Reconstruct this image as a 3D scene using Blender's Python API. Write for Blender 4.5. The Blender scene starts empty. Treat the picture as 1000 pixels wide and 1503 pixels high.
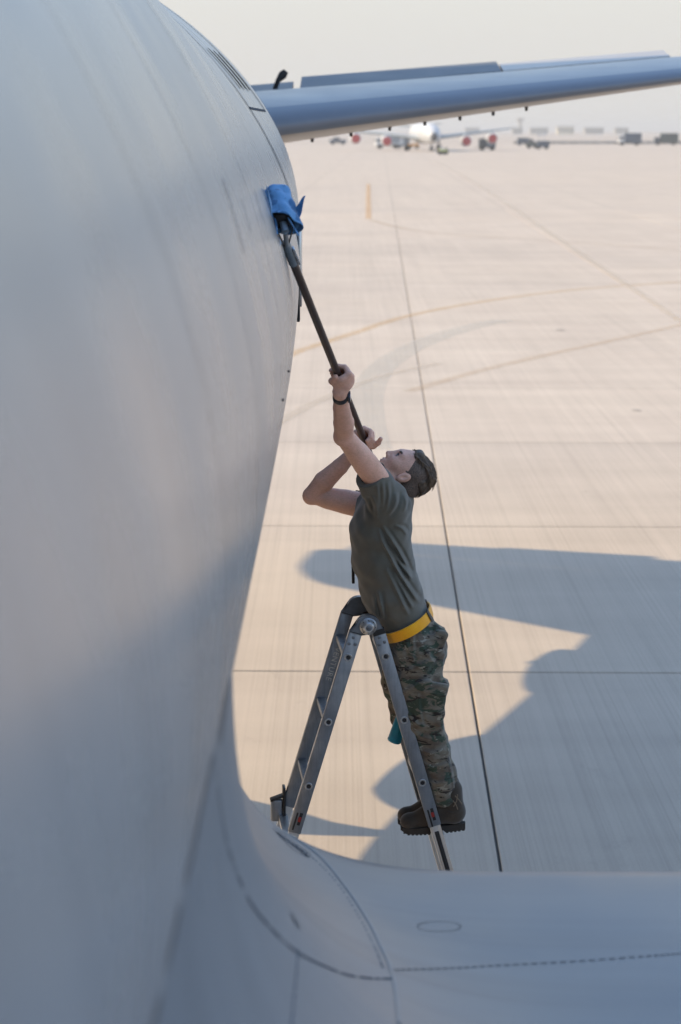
import bpy, bmesh, math, random
import numpy as np
from mathutils import Vector, Matrix
from mathutils.bvhtree import BVHTree

random.seed(7)
rng = np.random.default_rng(7)
sc = bpy.context.scene

# ------------------------------------------------------------------ camera
CAM_H = 4.3
FPX = 3000.0                                   # focal length in photograph pixels (1000 x 1503)
PITCH = math.atan(561.0 / FPX)
cam = bpy.data.cameras.new("Camera")
cam_ob = bpy.data.objects.new("Camera", cam)
sc.collection.objects.link(cam_ob)
cam_ob.location = (0, 0, CAM_H)
cam_ob.rotation_euler = (math.pi / 2 - PITCH, 0, 0)
cam.sensor_fit = 'VERTICAL'
cam.sensor_height = 36.0
cam.lens = FPX * 36.0 / 1503.0
cam.clip_start = 0.1
cam.clip_end = 30000
cam.dof.use_dof = True
cam.dof.focus_distance = 8.75
cam.dof.aperture_fstop = 3.6
sc.camera = cam_ob

# ------------------------------------------------------------------ sky, sun, exposure
SUN = Vector((-1.39, 0.10, 1.0)).normalized()
world = bpy.data.worlds.new("World")
sc.world = world
world.use_nodes = True
wn = world.node_tree.nodes
wl = world.node_tree.links
wn.clear()
sky = wn.new("ShaderNodeTexSky")
sky.sky_type = 'NISHITA'
sky.sun_disc = False
sky.sun_elevation = math.asin(SUN.z)
sky.sun_rotation = math.atan2(SUN.x, SUN.y)
sky.air_density = 1.3
sky.dust_density = 0.4
sky.ozone_density = 1.9
bg = wn.new("ShaderNodeBackground")
bg.inputs[1].default_value = 0.15
wo = wn.new("ShaderNodeOutputWorld")
# dusty desert air: the clear sky pales evenly towards the whole horizon
tc = wn.new("ShaderNodeTexCoord")
sx = wn.new("ShaderNodeSeparateXYZ")
wl.new(tc.outputs['Generated'], sx.inputs[0])
ab = wn.new("ShaderNodeMath"); ab.operation = 'ABSOLUTE'
wl.new(sx.outputs[2], ab.inputs[0])
sq = wn.new("ShaderNodeMath"); sq.operation = 'POWER'; sq.inputs[1].default_value = 2.0
wl.new(ab.outputs[0], sq.inputs[0])
mu = wn.new("ShaderNodeMath"); mu.operation = 'MULTIPLY'; mu.inputs[1].default_value = -10.5
wl.new(sq.outputs[0], mu.inputs[0])
ex = wn.new("ShaderNodeMath"); ex.operation = 'EXPONENT'
wl.new(mu.outputs[0], ex.inputs[0])
mx = wn.new("ShaderNodeMix"); mx.data_type = 'RGBA'
wl.new(ex.outputs[0], mx.inputs[0])
wl.new(sky.outputs[0], mx.inputs[6])
mx.inputs[7].default_value = (2.08, 2.04, 1.98, 1)
wl.new(mx.outputs[2], bg.inputs[0])
wl.new(bg.outputs[0], wo.inputs[0])
sun = bpy.data.lights.new("Sun", 'SUN')
sun.energy = 2.4
sun.angle = math.radians(0.7)
sun.color = (1.0, 0.77, 0.46)
sun_ob = bpy.data.objects.new("Sun", sun)
sc.collection.objects.link(sun_ob)
sun_ob.rotation_euler = SUN.to_track_quat('Z', 'Y').to_euler()
sun_ob.location = (-30, 0, 30)
sc.view_settings.view_transform = 'Standard'
sc.view_settings.look = 'None'
sc.view_settings.gamma = 1.0
sc.view_settings.use_curve_mapping = False
sc.view_settings.exposure = 1.26

# ------------------------------------------------------------------ helpers
CP, SP = math.cos(PITCH), math.sin(PITCH)


def ray(px, py):
    u = (px - 500.0) / FPX
    v = (751.5 - py) / FPX
    return Vector((u, CP + v * SP, -SP + v * CP))


def at(px, py, Y):
    """world point at distance Y ahead of the camera position, measured off the photograph"""
    d = ray(px, py)
    return Vector((0, 0, CAM_H)) + d * (Y / d.y)


def gnd(px, py, z=0.0):
    d = ray(px, py)
    return Vector((0, 0, CAM_H)) + d * ((z - CAM_H) / d.z)


def link(o, parent=None):
    sc.collection.objects.link(o)
    if parent is not None:
        o.parent = parent
    return o


def tag(o, label=None, cat=None, group=None, kind=None):
    if label:
        o["label"] = label
    if cat:
        o["category"] = cat
    if group:
        o["group"] = group
    if kind:
        o["kind"] = kind
    return o


def empty(name, loc=(0, 0, 0), rz=0.0):
    o = bpy.data.objects.new(name, None)
    o.empty_display_size = 0.2
    o.location = loc
    o.rotation_euler = (0, 0, rz)
    return link(o)


def mesh_obj(name, verts, faces, mat, parent=None, smooth=True, world_space=True):
    me = bpy.data.meshes.new(name)
    if isinstance(verts, np.ndarray):
        verts = verts.tolist()
    me.from_pydata([tuple(v) for v in verts], [], [tuple(f) for f in faces])
    me.validate()
    me.update()
    if mat is not None:
        me.materials.append(mat)
    if smooth:
        me.polygons.foreach_set("use_smooth", [True] * len(me.polygons))
    o = bpy.data.objects.new(name, me)
    link(o)
    if parent is not None:
        o.parent = parent
        if world_space:
            bpy_parent_keep(o, parent)
    return o


def world_of(o):
    m = Matrix.LocRotScale(o.location, o.rotation_euler, o.scale)
    if o.parent is not None:
        return world_of(o.parent) @ o.matrix_parent_inverse @ m
    return m


def bpy_parent_keep(o, parent):
    o.matrix_parent_inverse = world_of(parent).inverted()


def bm_obj(name, bm, mat, parent=None, smooth=False, keep=True, angle=35):
    me = bpy.data.meshes.new(name)
    bm.normal_update()
    bm.to_mesh(me)
    bm.free()
    if mat is not None:
        me.materials.append(mat)
    if smooth:
        me.polygons.foreach_set("use_smooth", [True] * len(me.polygons))
        me.set_sharp_from_angle(angle=math.radians(angle))
    o = bpy.data.objects.new(name, me)
    link(o)
    if parent is not None:
        o.parent = parent
        if keep:
            bpy_parent_keep(o, parent)
    return o


def bm_box(bm, c, dx, dy, dz, ax=None, ay=None, az=None, bevel=0.0, seg=2):
    """box centred at c with half extents dx, dy, dz along the three axes"""
    ax = Vector(ax or (1, 0, 0)); ay = Vector(ay or (0, 1, 0)); az = Vector(az or (0, 0, 1))
    c = Vector(c)
    vs = [bm.verts.new(c + ax * (sx * dx) + ay * (sy * dy) + az * (sz * dz))
          for sx in (-1, 1) for sy in (-1, 1) for sz in (-1, 1)]
    idx = [(0, 1, 3, 2), (4, 6, 7, 5), (0, 4, 5, 1), (2, 3, 7, 6), (0, 2, 6, 4), (1, 5, 7, 3)]
    fs = [bm.faces.new([vs[i] for i in f]) for f in idx]
    bmesh.ops.recalc_face_normals(bm, faces=fs)
    if bevel > 0:
        es = list({e for f in fs for e in f.edges})
        bmesh.ops.bevel(bm, geom=es, offset=bevel, segments=seg, affect='EDGES', profile=0.5)


def frame(axis):
    axis = Vector(axis).normalized()
    ref = Vector((0, 0, 1)) if abs(axis.z) < 0.9 else Vector((1, 0, 0))
    u = axis.cross(ref).normalized()
    v = axis.cross(u).normalized()
    return axis, u, v


def bm_tube(bm, pts, radii, n=12, cap=True):
    pts = [Vector(p) for p in pts]
    if not hasattr(radii, '__len__'):
        radii = [radii] * len(pts)
    rings = []
    prev_u = None
    for i, p in enumerate(pts):
        t = (pts[min(i + 1, len(pts) - 1)] - pts[max(i - 1, 0)])
        a, u, v = frame(t)
        if prev_u is not None:
            u = (prev_u - a * prev_u.dot(a))
            if u.length < 1e-6:
                a, u, v = frame(t)
            u.normalize()
            v = a.cross(u)
        prev_u = u
        rings.append([bm.verts.new(p + (u * math.cos(2 * math.pi * k / n) + v * math.sin(2 * math.pi * k / n)) * radii[i])
                      for k in range(n)])
    fs = []
    for a, b in zip(rings[:-1], rings[1:]):
        for k in range(n):
            fs.append(bm.faces.new((a[k], a[(k + 1) % n], b[(k + 1) % n], b[k])))
    if cap:
        fs.append(bm.faces.new(rings[0][::-1]))
        fs.append(bm.faces.new(rings[-1]))
    bmesh.ops.recalc_face_normals(bm, faces=fs)


def bm_lathe(bm, origin, axis, prof, n=24):
    """prof: list of (distance along the axis, radius)"""
    a, u, v = frame(axis)
    o = Vector(origin)
    bm_tube_rings = []
    for h, r in prof:
        bm_tube_rings.append([bm.verts.new(o + a * h + (u * math.cos(2 * math.pi * k / n) + v * math.sin(2 * math.pi * k / n)) * max(r, 1e-4))
                              for k in range(n)])
    fs = []
    for p, q in zip(bm_tube_rings[:-1], bm_tube_rings[1:]):
        for k in range(n):
            fs.append(bm.faces.new((p[k], p[(k + 1) % n], q[(k + 1) % n], q[k])))
    fs.append(bm.faces.new(bm_tube_rings[0][::-1]))
    fs.append(bm.faces.new(bm_tube_rings[-1]))
    bmesh.ops.recalc_face_normals(bm, faces=fs)


def grid_faces(nr, nc, wrap=False):
    F = []
    for i in range(nr - 1):
        for j in range(nc - (0 if wrap else 1)):
            a = i * nc + j
            b = i * nc + (j + 1) % nc
            F.append((a, b, b + nc, a + nc))
    return F


def catmull(pts, per=8):
    P = [Vector(p) for p in pts]
    out = []
    for i in range(len(P) - 1):
        p0 = P[max(i - 1, 0)]; p1 = P[i]; p2 = P[i + 1]; p3 = P[min(i + 2, len(P) - 1)]
        for k in range(per):
            t = k / per
            out.append(0.5 * ((2 * p1) + (p2 - p0) * t + (2 * p0 - 5 * p1 + 4 * p2 - p3) * t * t
                              + (3 * p1 - p0 - 3 * p2 + p3) * t ** 3))
    out.append(P[-1])
    return out


# ------------------------------------------------------------------ materials
class NT:
    """a small helper for node trees"""
    def __init__(self, name):
        self.m = bpy.data.materials.new(name)
        self.m.use_nodes = True
        self.t = self.m.node_tree
        self.b = self.t.nodes["Principled BSDF"]

    def n(self, kind, **kw):
        nd = self.t.nodes.new(kind)
        for k, v in kw.items():
            setattr(nd, k, v)
        return nd

    def l(self, a, b):
        self.t.links.new(a, b)

    def set(self, **kw):
        names = {'color': 'Base Color', 'rough': 'Roughness', 'metal': 'Metallic', 'spec': 'Specular IOR Level',
                 'coat': 'Coat Weight', 'sss': 'Subsurface Weight', 'coat_rough': 'Coat Roughness', 'sheen': 'Sheen Weight'}
        for k, v in kw.items():
            s = self.b.inputs[names[k]]
            if k == 'color':
                s.default_value = (*v, 1)
            else:
                s.default_value = v
        return self

    def coord(self, scale=(1, 1, 1), rot=(0, 0, 0), src='Object'):
        if src == 'Position':
            g = self.n("ShaderNodeNewGeometry").outputs['Position']
        else:
            g = self.n("ShaderNodeTexCoord").outputs[src]
        mp = self.n("ShaderNodeMapping")
        mp.inputs['Scale'].default_value = scale
        mp.inputs['Rotation'].default_value = rot
        self.l(g, mp.inputs['Vector'])
        return mp.outputs[0]

    def noise(self, vec, scale=5, detail=4, rough=0.55, dist=0.0):
        nd = self.n("ShaderNodeTexNoise")
        nd.inputs['Scale'].default_value = scale
        nd.inputs['Detail'].default_value = detail
        nd.inputs['Roughness'].default_value = rough
        nd.inputs['Distortion'].default_value = dist
        self.l(vec, nd.inputs['Vector'])
        return nd.outputs[0]

    def ramp(self, fac, stops, interp='LINEAR'):
        r = self.n("ShaderNodeValToRGB")
        r.color_ramp.interpolation = interp
        el = r.color_ramp.elements
        while len(el) < len(stops):
            el.new(0.5)
        for e, (p, c) in zip(el, stops):
            e.position = p
            e.color = (*c, 1) if hasattr(c, '__len__') else (c, c, c, 1)
        self.l(fac, r.inputs[0])
        return r.outputs[0]

    def mix(self, fac, a, b, mode='MIX'):
        m = self.n("ShaderNodeMix", data_type='RGBA', blend_type=mode)
        for s, v in ((m.inputs[0], fac), (m.inputs[6], a), (m.inputs[7], b)):
            if hasattr(v, 'links') or hasattr(v, 'is_linked'):
                self.l(v, s)
            elif hasattr(v, '__len__'):
                s.default_value = (*v, 1)
            else:
                s.default_value = v
        return m.outputs[2]

    def math(self, op, a, b=None, clamp=False):
        m = self.n("ShaderNodeMath", operation=op)
        m.use_clamp = clamp
        for s, v in zip(m.inputs, (a, b)):
            if v is None:
                continue
            if hasattr(v, 'is_linked'):
                self.l(v, s)
            else:
                s.default_value = v
        return m.outputs[0]

    def bump(self, h, strength=0.2, dist=0.01):
        b = self.n("ShaderNodeBump")
        b.inputs['Strength'].default_value = strength
        b.inputs['Distance'].default_value = dist
        self.l(h, b.inputs['Height'])
        self.l(b.outputs[0], self.b.inputs['Normal'])

    def out(self, col=None, rough=None):
        if col is not None:
            self.l(col, self.b.inputs['Base Color'])
        if rough is not None:
            self.l(rough, self.b.inputs['Roughness'])
        return self.m


def simple(name, color, rough=0.5, metal=0.0, var=0.12, scale=12.0, spec=0.5, coat=0.0):
    """a plain surface with slight procedural mottling"""
    t = NT(name).set(rough=rough, metal=metal, spec=spec, coat=coat)
    v = t.coord()
    nz = t.noise(v, scale, 5, 0.6)
    lo = tuple(c * (1 - var) for c in color)
    hi = tuple(min(1, c * (1 + var)) for c in color)
    c = t.ramp(nz, [(0.3, lo), (0.7, hi)])
    r = t.ramp(nz, [(0.3, max(0, rough - 0.06)), (0.7, min(1, rough + 0.06))])
    return t.out(c, r)


SLAB_ANG = math.radians(1.1)
SLAB = 6.16
SLAB_O = Vector((1.034, 15.979, 0))


def concrete(name, with_joints):
    t = NT(name).set(rough=0.85, spec=0.3)
    pos = t.coord(src='Position', rot=(0, 0, SLAB_ANG))
    # tined grooves along the paving direction, at three widths
    g1 = t.noise(t.coord((34, 0.10, 1), (0, 0, SLAB_ANG), 'Position'), 1.0, 3, 0.7)
    g2 = t.noise(t.coord((7.0, 0.05, 1), (0, 0, SLAB_ANG), 'Position'), 1.0, 2, 0.5)
    g3 = t.noise(t.coord((1.2, 0.02, 1), (0, 0, SLAB_ANG), 'Position'), 1.0, 2, 0.5)
    # cross marks of the screed and tyre traffic
    x1 = t.noise(t.coord((0.05, 0.9, 1), (0, 0, SLAB_ANG + 0.05), 'Position'), 1.0, 3, 0.6)
    x2 = t.noise(t.coord((0.006, 0.075, 1), (0, 0, -0.03), 'Position'), 1.0, 4, 0.6)
    bl = t.noise(pos, 0.35, 5, 0.6)
    sp = t.noise(pos, 60.0, 3, 0.7)
    base = t.ramp(bl, [(0.25, (0.44, 0.372, 0.306)), (0.75, (0.52, 0.446, 0.366))])
    c = t.mix(0.85, base, t.ramp(g1, [(0.30, 0.86), (0.55, 1.0), (0.8, 1.02)]), 'MULTIPLY')
    c = t.mix(0.8, c, t.ramp(g2, [(0.30, 0.95), (0.6, 1.0), (0.8, 1.02)]), 'MULTIPLY')
    c = t.mix(0.8, c, t.ramp(g3, [(0.30, 0.96), (0.7, 1.02)]), 'MULTIPLY')
    c = t.mix(0.8, c, t.ramp(x1, [(0.32, 0.92), (0.6, 1.02)]), 'MULTIPLY')
    c = t.mix(0.9, c, t.ramp(x2, [(0.30, (0.92, 0.92, 0.93)), (0.5, (1, 1, 1)), (0.75, (1.03, 1.02, 1.0))]), 'MULTIPLY')
    st_ = t.noise(t.coord((0.9, 0.55, 1), src='Position'), 1.0, 6, 0.75, 0.4)
    c = t.mix(0.7, c, t.ramp(st_, [(0.26, (0.80, 0.80, 0.81)), (0.36, (1, 1, 1))]), 'MULTIPLY')
    c = t.mix(0.5, c, t.ramp(sp, [(0.3, 0.86), (0.6, 1.03)]), 'MULTIPLY')
    if with_joints:
        sep = t.n("ShaderNodeSeparateXYZ")
        mp = t.n("ShaderNodeMapping")
        mp.vector_type = 'TEXTURE'
        mp.inputs['Location'].default_value = SLAB_O
        mp.inputs['Rotation'].default_value = (0, 0, -SLAB_ANG)
        mp.inputs['Scale'].default_value = (SLAB, SLAB, 1)
        gp = t.n("ShaderNodeNewGeometry")
        t.l(gp.outputs['Position'], mp.inputs['Vector'])
        t.l(mp.outputs[0], sep.inputs[0])
        j = None
        for k in (0, 1):
            fr = t.math('FRACT', t.math('ADD', sep.outputs[k], 0.5))
            dd = t.math('ABSOLUTE', t.math('SUBTRACT', fr, 0.5))
            jj = t.math('LESS_THAN', dd, (0.010 if k == 0 else 0.022) / SLAB)
            j = jj if j is None else t.math('MAXIMUM', j, jj)
        c = t.mix(t.math('MULTIPLY', j, 0.9), c, (0.07, 0.065, 0.06))
        # beyond the apron: sand
        gp2 = t.n("ShaderNodeSeparateXYZ")
        t.l(gp.outputs['Position'], gp2.inputs[0])
        far = t.math('GREATER_THAN', gp2.outputs[1], 640.0)
        sand = t.ramp(t.noise(t.coord((0.002, 0.012, 1), src='Position'), 1.0, 4, 0.6),
                      [(0.3, (0.36, 0.30, 0.24)), (0.7, (0.45, 0.385, 0.32))])
        c = t.mix(far, c, sand)
    else:
        oi = t.n("ShaderNodeObjectInfo")
        c = t.mix(1.0, c, t.ramp(oi.outputs['Random'], [(0, (0.955, 0.955, 0.96)), (1, (1.03, 1.025, 1.02))]), 'MULTIPLY')
    t.bump(g1, 0.35, 0.004)
    return t.out(c)


def aircraft_paint(name, base, r_lo=0.23, r_hi=0.33, spec=0.5):
    t = NT(name).set(rough=0.22, spec=spec)
    s1 = t.noise(t.coord((0.25, 3.2, 0.25)), 1.0, 4, 0.55, 0.3)
    s2 = t.noise(t.coord((0.5, 16.0, 0.5)), 1.0, 3, 0.6)
    s3 = t.noise(t.coord((1.2, 1.2, 1.2)), 1.6, 5, 0.6)
    s4 = t.noise(t.coord((0.7, 24.0, 2.5)), 1.0, 4, 0.65, 0.6)
    c = t.ramp(s3, [(0.3, tuple(x * 0.94 for x in base)), (0.7, tuple(min(1, x * 1.05) for x in base))])
    c = t.mix(0.8, c, t.ramp(s1, [(0.30, (0.86, 0.86, 0.87)), (0.5, (1, 1, 1)), (0.72, (1.07, 1.06, 1.05))]), 'MULTIPLY')
    c = t.mix(0.6, c, t.ramp(s2, [(0.30, 0.93), (0.6, 1.02)]), 'MULTIPLY')
    c = t.mix(0.5, c, t.ramp(s4, [(0.22, (0.72, 0.68, 0.66)), (0.36, (1, 1, 1))]), 'MULTIPLY')
    r = t.ramp(s3, [(0.3, r_lo), (0.7, r_hi)])
    t.bump(t.noise(t.coord((0.6, 2.2, 0.9)), 1.0, 2, 0.5), 0.05, 0.03)
    return t.out(c, r)


M = {}
M['slab'] = concrete("slab concrete", False)
M['ground'] = concrete("apron and sand", True)
M['paint'] = aircraft_paint("grey aircraft paint", (0.285, 0.282, 0.282))
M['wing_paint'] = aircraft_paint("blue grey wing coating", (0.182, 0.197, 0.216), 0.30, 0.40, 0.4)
M['paint_dark'] = aircraft_paint("darker grey aircraft paint", (0.11, 0.125, 0.145), 0.45, 0.55, 0.3)
M['seam'] = simple("dark seam", (0.07, 0.074, 0.085), 0.9, spec=0.1)
M['seal'] = simple("aged sealant", (0.115, 0.098, 0.092), 0.7, var=0.45, scale=9)
M['ridge'] = simple("pale lap edge", (0.215, 0.228, 0.245), 0.4)
M['black'] = simple("black", (0.012, 0.012, 0.014), 0.5)
M['rubber'] = simple("black rubber", (0.02, 0.02, 0.02), 0.8)
M['stab_paint'] = aircraft_paint("pale tailplane paint", (0.34, 0.32, 0.305), 0.30, 0.40)
M['edge_strip'] = simple("blue grey leading edge", (0.155, 0.170, 0.20), 0.32, 0.0, 0.05, 3.0)
M['steel'] = simple("bright steel", (0.55, 0.56, 0.58), 0.28, 1.0)


# ------------------------------------------------------------------ the ground and the apron slabs
R = 8200.0
ground = mesh_obj("ground", [(-R, -R, -0.022), (R, -R, -0.022), (R, R, -0.022), (-R, R, -0.022)], [(0, 1, 2, 3)], M['ground'], smooth=False)
tag(ground, kind="structure", label="pale concrete apron running out to sand at the horizon")

hs, hs2 = SLAB / 2 - 0.009, SLAB / 2 - 0.018
bm = bmesh.new()
bm_box(bm, (0, 0, -0.04), hs, hs2, 0.04, bevel=0.006, seg=1)
bmesh.ops.delete(bm, geom=[f for f in bm.faces if f.normal.z < -0.5], context='FACES')
slab0 = bm_obj("slab", bm, M['slab'], None)
slab_mesh = slab0.data
ca, sa = math.cos(SLAB_ANG), math.sin(SLAB_ANG)
first = True
for r in range(-3, 16):
    for q in range(-7, 8):
        cx, cy = (q + 0.5) * SLAB, (r + 0.5) * SLAB
        wx = SLAB_O.x + cx * ca + cy * sa
        wy = SLAB_O.y - cx * sa + cy * ca
        half_view = 0.175 * wy + SLAB * 0.75
        if abs(wx) > max(half_view, 10.5) or abs(wx) > half_view + 6:
            continue
        if first:
            o = slab0
            first = False
        else:
            o = slab0.copy()
            link(o)
        o.parent = ground
        o.location = (wx, wy, 0)
        o.rotation_euler = (0, 0, -SLAB_ANG)
SLAB_TOP = 0.0


def paint_mat(name, col, fade):
    t = NT(name).set(rough=0.8, spec=0.3)
    nz = t.noise(t.coord((1, 1, 1), src='Position'), 1.7, 6, 0.7)
    nz2 = t.noise(t.coord((30, 0.3, 1), src='Position'), 1.0, 3, 0.7)
    fac = t.math('MULTIPLY', t.ramp(nz, [(0.2, 0.5), (0.75, 1.0)]), t.ramp(nz2, [(0.3, 0.6), (0.6, 1.0)]))
    fac = t.math('MULTIPLY', fac, fade)
    t.l(fac, t.b.inputs['Alpha'])
    c = t.ramp(nz, [(0.3, tuple(x * 0.9 for x in col)), (0.7, col)])
    return t.out(c)


M['yellow_paint'] = paint_mat("worn yellow line paint", (0.62, 0.39, 0.15), 0.40)
M['yellow_faint'] = paint_mat("scrubbed yellow line paint", (0.52, 0.37, 0.22), 0.28)
M['orange_paint'] = paint_mat("orange line paint", (0.66, 0.37, 0.12), 0.48)
M['pale_paint'] = paint_mat("scrubbed pale paint", (0.54, 0.53, 0.48), 0.34)
M['cream_paint'] = paint_mat("scrubbed cream paint", (0.60, 0.52, 0.42), 0.45)
M['dark_stain'] = paint_mat("dark tyre rubber", (0.10, 0.095, 0.09), 0.42)


def ground_strip(name, pix, width, mat, z, label):
    pts = catmull([gnd(x, y) for x, y in pix], 14)
    V, F = [], []
    for i, p in enumerate(pts):
        t = (pts[min(i + 1, len(pts) - 1)] - pts[max(i - 1, 0)]).normalized()
        s = Vector((t.y, -t.x, 0)) * (width / 2)
        V += [(p.x - s.x, p.y - s.y, z), (p.x + s.x, p.y + s.y, z)]
        if i:
            k = 2 * i
            F.append((k - 2, k - 1, k + 1, k))
    o = mesh_obj(name, V, F, mat, smooth=False)
    return tag(o, kind="structure", label=label)


ground_strip("painted_line", [(395, 538), (436, 517), (520, 489), (603, 463), (720, 441), (850, 425), (1000, 414), (1100, 408)], 0.26,
             M['yellow_paint'], 0.005, "yellow taxi line curving across the apron")
ground_strip("painted_line", [(541, 321), (541, 300), (541, 285), (541, 270)], 0.30, M['orange_paint'], 0.005,
             "short straight orange line far out on the apron")
ground_strip("painted_line", [(541, 322), (600, 337), (700, 347), (850, 356), (1000, 368)], 0.35, M['yellow_faint'], 0.006,
             "faint yellow line crossing the far apron")
ground_strip("painted_line", [(546, 660), (538, 620), (540, 575), (560, 540), (600, 513), (650, 492), (700, 478), (740, 470)], 0.55,
             M['pale_paint'], 0.007, "pale scrubbed band curving on the apron")
ground_strip("painted_line", [(395, 628), (430, 608), (480, 583), (560, 553), (645, 533)], 0.22, M['cream_paint'], 0.008,
             "faint cream line below the yellow taxi line")
ground_strip("painted_line", [(600, 575), (700, 546), (800, 522), (900, 500), (1010, 475)], 0.25, M['yellow_faint'], 0.009,
             "faint tan line on the right of the apron")
ground_strip("painted_line", [(640, 236), (700, 270), (800, 337), (900, 404), (1010, 478)], 0.22, M['cream_paint'], 0.010,
             "thin pale line running away to the right")
for k, (px, py, w, L) in enumerate([(935, 603, 0.09, 0.10), (823, 485, 0.14, 0.12)]):
    p = gnd(px, py)
    n = 16
    V = [(p.x, p.y, 0.011)] + [(p.x + L * math.cos(6.283 * i / n) * random.uniform(.6, 1), p.y + w * 1.8 * math.sin(6.283 * i / n) * random.uniform(.6, 1), 0.011) for i in range(n)]
    tag(mesh_obj("oil_stain", V, [(0, 1 + i, 1 + (i + 1) % n) for i in range(n)], M['dark_stain'], smooth=False), kind="structure",
        label=["small dark oil stain right of the man's head", "faint dark stain under the yellow curve"][k])

# ------------------------------------------------------------------ the aircraft being cleaned
XC = -2.013
ST_Y = np.array([-2, 6, 8, 10, 12, 14, 16, 18, 20, 22.])
ST_A = np.array([1.846, 1.851, 1.844, 1.826, 1.764, 1.464, 1.198, .979, .76, .33])
ST_T = np.array([5.575, 5.575, 5.442, 5.33, 5.34, 5.341, 5.34, 5.337, 5.332, 5.317])
ST_B = np.array([1.54, 1.541, 1.571, 1.657, 1.837, 2.30, 2.84, 3.28, 3.80, 4.55])
ST_R = np.array([.537, .534, .542, .564, .606, .576, .557, .545, .538, .536])
EU, EL = 1.736, 1.911
_yd = np.arange(-24, 23.01, 0.1)


def _sm(v):
    d = np.interp(_yd, ST_Y, v)
    k = np.exp(-0.5 * (np.arange(-14, 15) * 0.1 / 0.45) ** 2)
    k /= k.sum()
    return np.convolve(np.pad(d, 14, mode='edge'), k, mode='valid')


_A, _T, _B, _R = _sm(ST_A), _sm(ST_T), _sm(ST_B), _sm(ST_R)


def fus(Y):
    return [np.interp(Y, _yd, v) for v in (_A, _T, _B, _R)]


def fus_x(Y, z):
    """x of the fuselage skin on the side of the man, at distance Y and height z"""
    a, t, b, r = fus(Y)
    zm = b + (t - b) * r
    e, h = (EU, t - zm) if z > zm else (EL, zm - b)
    u = min(abs(z - zm) / h, 0.999)
    return XC + a * (1 - u ** e) ** (1 / e)


plane = empty("aircraft", (XC, 0, 0))
tag(plane, "large grey military aircraft whose fuselage fills the left side", "aircraft")

Ys = np.concatenate([np.linspace(-23.5, -16, 14), np.linspace(-15, 2, 24), np.linspace(2.3, 21.9, 90)])
NA = 160
TH = np.linspace(0, 2 * np.pi, NA, endpoint=False)
V = []
for y in Ys:
    a, t, b, r = fus(y)
    zm = b + (t - b) * r
    s = 1.0
    if y < -15:                                   # the nose
        s = max(0.02, 1 - ((-15 - y) / 8.6) ** 2.2) ** 0.6
    if y > 21.8:
        s = 0.75
    c_, s_ = np.cos(TH), np.sin(TH)
    e = np.where(s_ > 0, EU, EL)
    X = XC + s * a * np.sign(c_) * np.abs(c_) ** (2 / e)
    Z = zm + s * np.where(s_ > 0, (t - zm), (zm - b)) * np.sign(s_) * np.abs(s_) ** (2 / e)
    V.append(np.stack([X, np.full(NA, y), Z], 1))
V = np.concatenate(V)
F = grid_faces(len(Ys), NA, True)
F.append(tuple(range(NA)))
F.append(tuple(range(len(V) - NA, len(V)))[::-1])
fuselage = mesh_obj("fuselage", V, F, M['paint'], plane)
bvh_fus = BVHTree.FromPolygons([tuple(v) for v in V], F)

# wing with its root fairing: a grid of columns (outwards) and rows (aft)
YTE = 5.2


def zs_of(y):
    t = min(max((y - 3.1) / 2.1, 0), 1)
    t = t * t * (3 - 2 * t)
    return 3.43 + (2.90 - 3.43) * t


def zw_of(y):
    s = YTE - y
    z = 2.368 + 0.062 * s - 0.02 * math.exp(-s / 0.25)
    if s > 4.5:
        z -= 0.012 * (s - 4.5) ** 2
    return z


NF, NW = 40, 26
rows_y = list(np.linspace(-4.2, 1.0, 12)) + list(np.linspace(1.2, YTE, 60))
colx = np.concatenate([np.linspace(0, 1, NW) ** 1.8 * 17.0])


def te_shift(x):
    return max(0.0, x - 4.0) * 0.40


def le_shift(x):
    return max(0.0, x) * 0.68


def chord_map(x, y):
    """keep the root chord inboard, sweep the outer wing back"""
    v = (y + 4.2) / (YTE + 4.2)
    le = -4.2 + le_shift(max(0, x - 1.2))
    te = YTE + te_shift(x)
    return le + (te - le) * v


def top_row(y, drop=0.0, yoff=0.0, shrink=1.0):
    t = min(max((y - 2.0) / 3.2, 0), 1)
    zs = zs_of(y)
    xs = fus_x(y, zs) - 0.004
    zw = zw_of(y)
    xe = 1.15 + (0.50 - 1.15) * t
    n = 2.2 + 0.8 * t
    pts = []
    for i in range(NF):
        u = i / (NF - 1)
        ang = u * math.pi / 2
        cu, su = math.cos(ang) ** (2 / n), math.sin(ang) ** (2 / n)
        x = xe - (xe - xs) * cu
        z = zs - (zs - zw) * su
        pts.append((x, chord_map(x, y) + yoff, z - drop))
    for i in range(1, NW):
        x = xe + colx[i]
        pts.append((x, chord_map(x, y) + yoff, zw + 0.10 * max(0, x - 2.0) - drop))
    return pts


rowsv = [top_row(y) for y in rows_y]
for dr, yo in ((0.012, 0.03), (0.035, 0.055), (0.07, 0.06), (0.11, 0.04), (0.15, -0.05)):
    rowsv.append(top_row(YTE, dr, yo))
for y in (4.5, 3.0, 1.0, -1.5, -3.6):
    rr = top_row(y, 0.15 + 0.06 * min(YTE - y, 5) * 1.4, -0.05)
    rowsv.append(rr)
rowsv.append(rowsv[0])
NCOL = NF + NW - 1
V = np.array([p for r in rowsv for p in r])
SPLIT = NF - 1


def sub_grid(V, c0, c1):
    G = V.reshape(len(rowsv), NCOL, 3)[:, c0:c1 + 1]
    return G.reshape(-1, 3), grid_faces(len(rowsv), c1 - c0 + 1)


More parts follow.
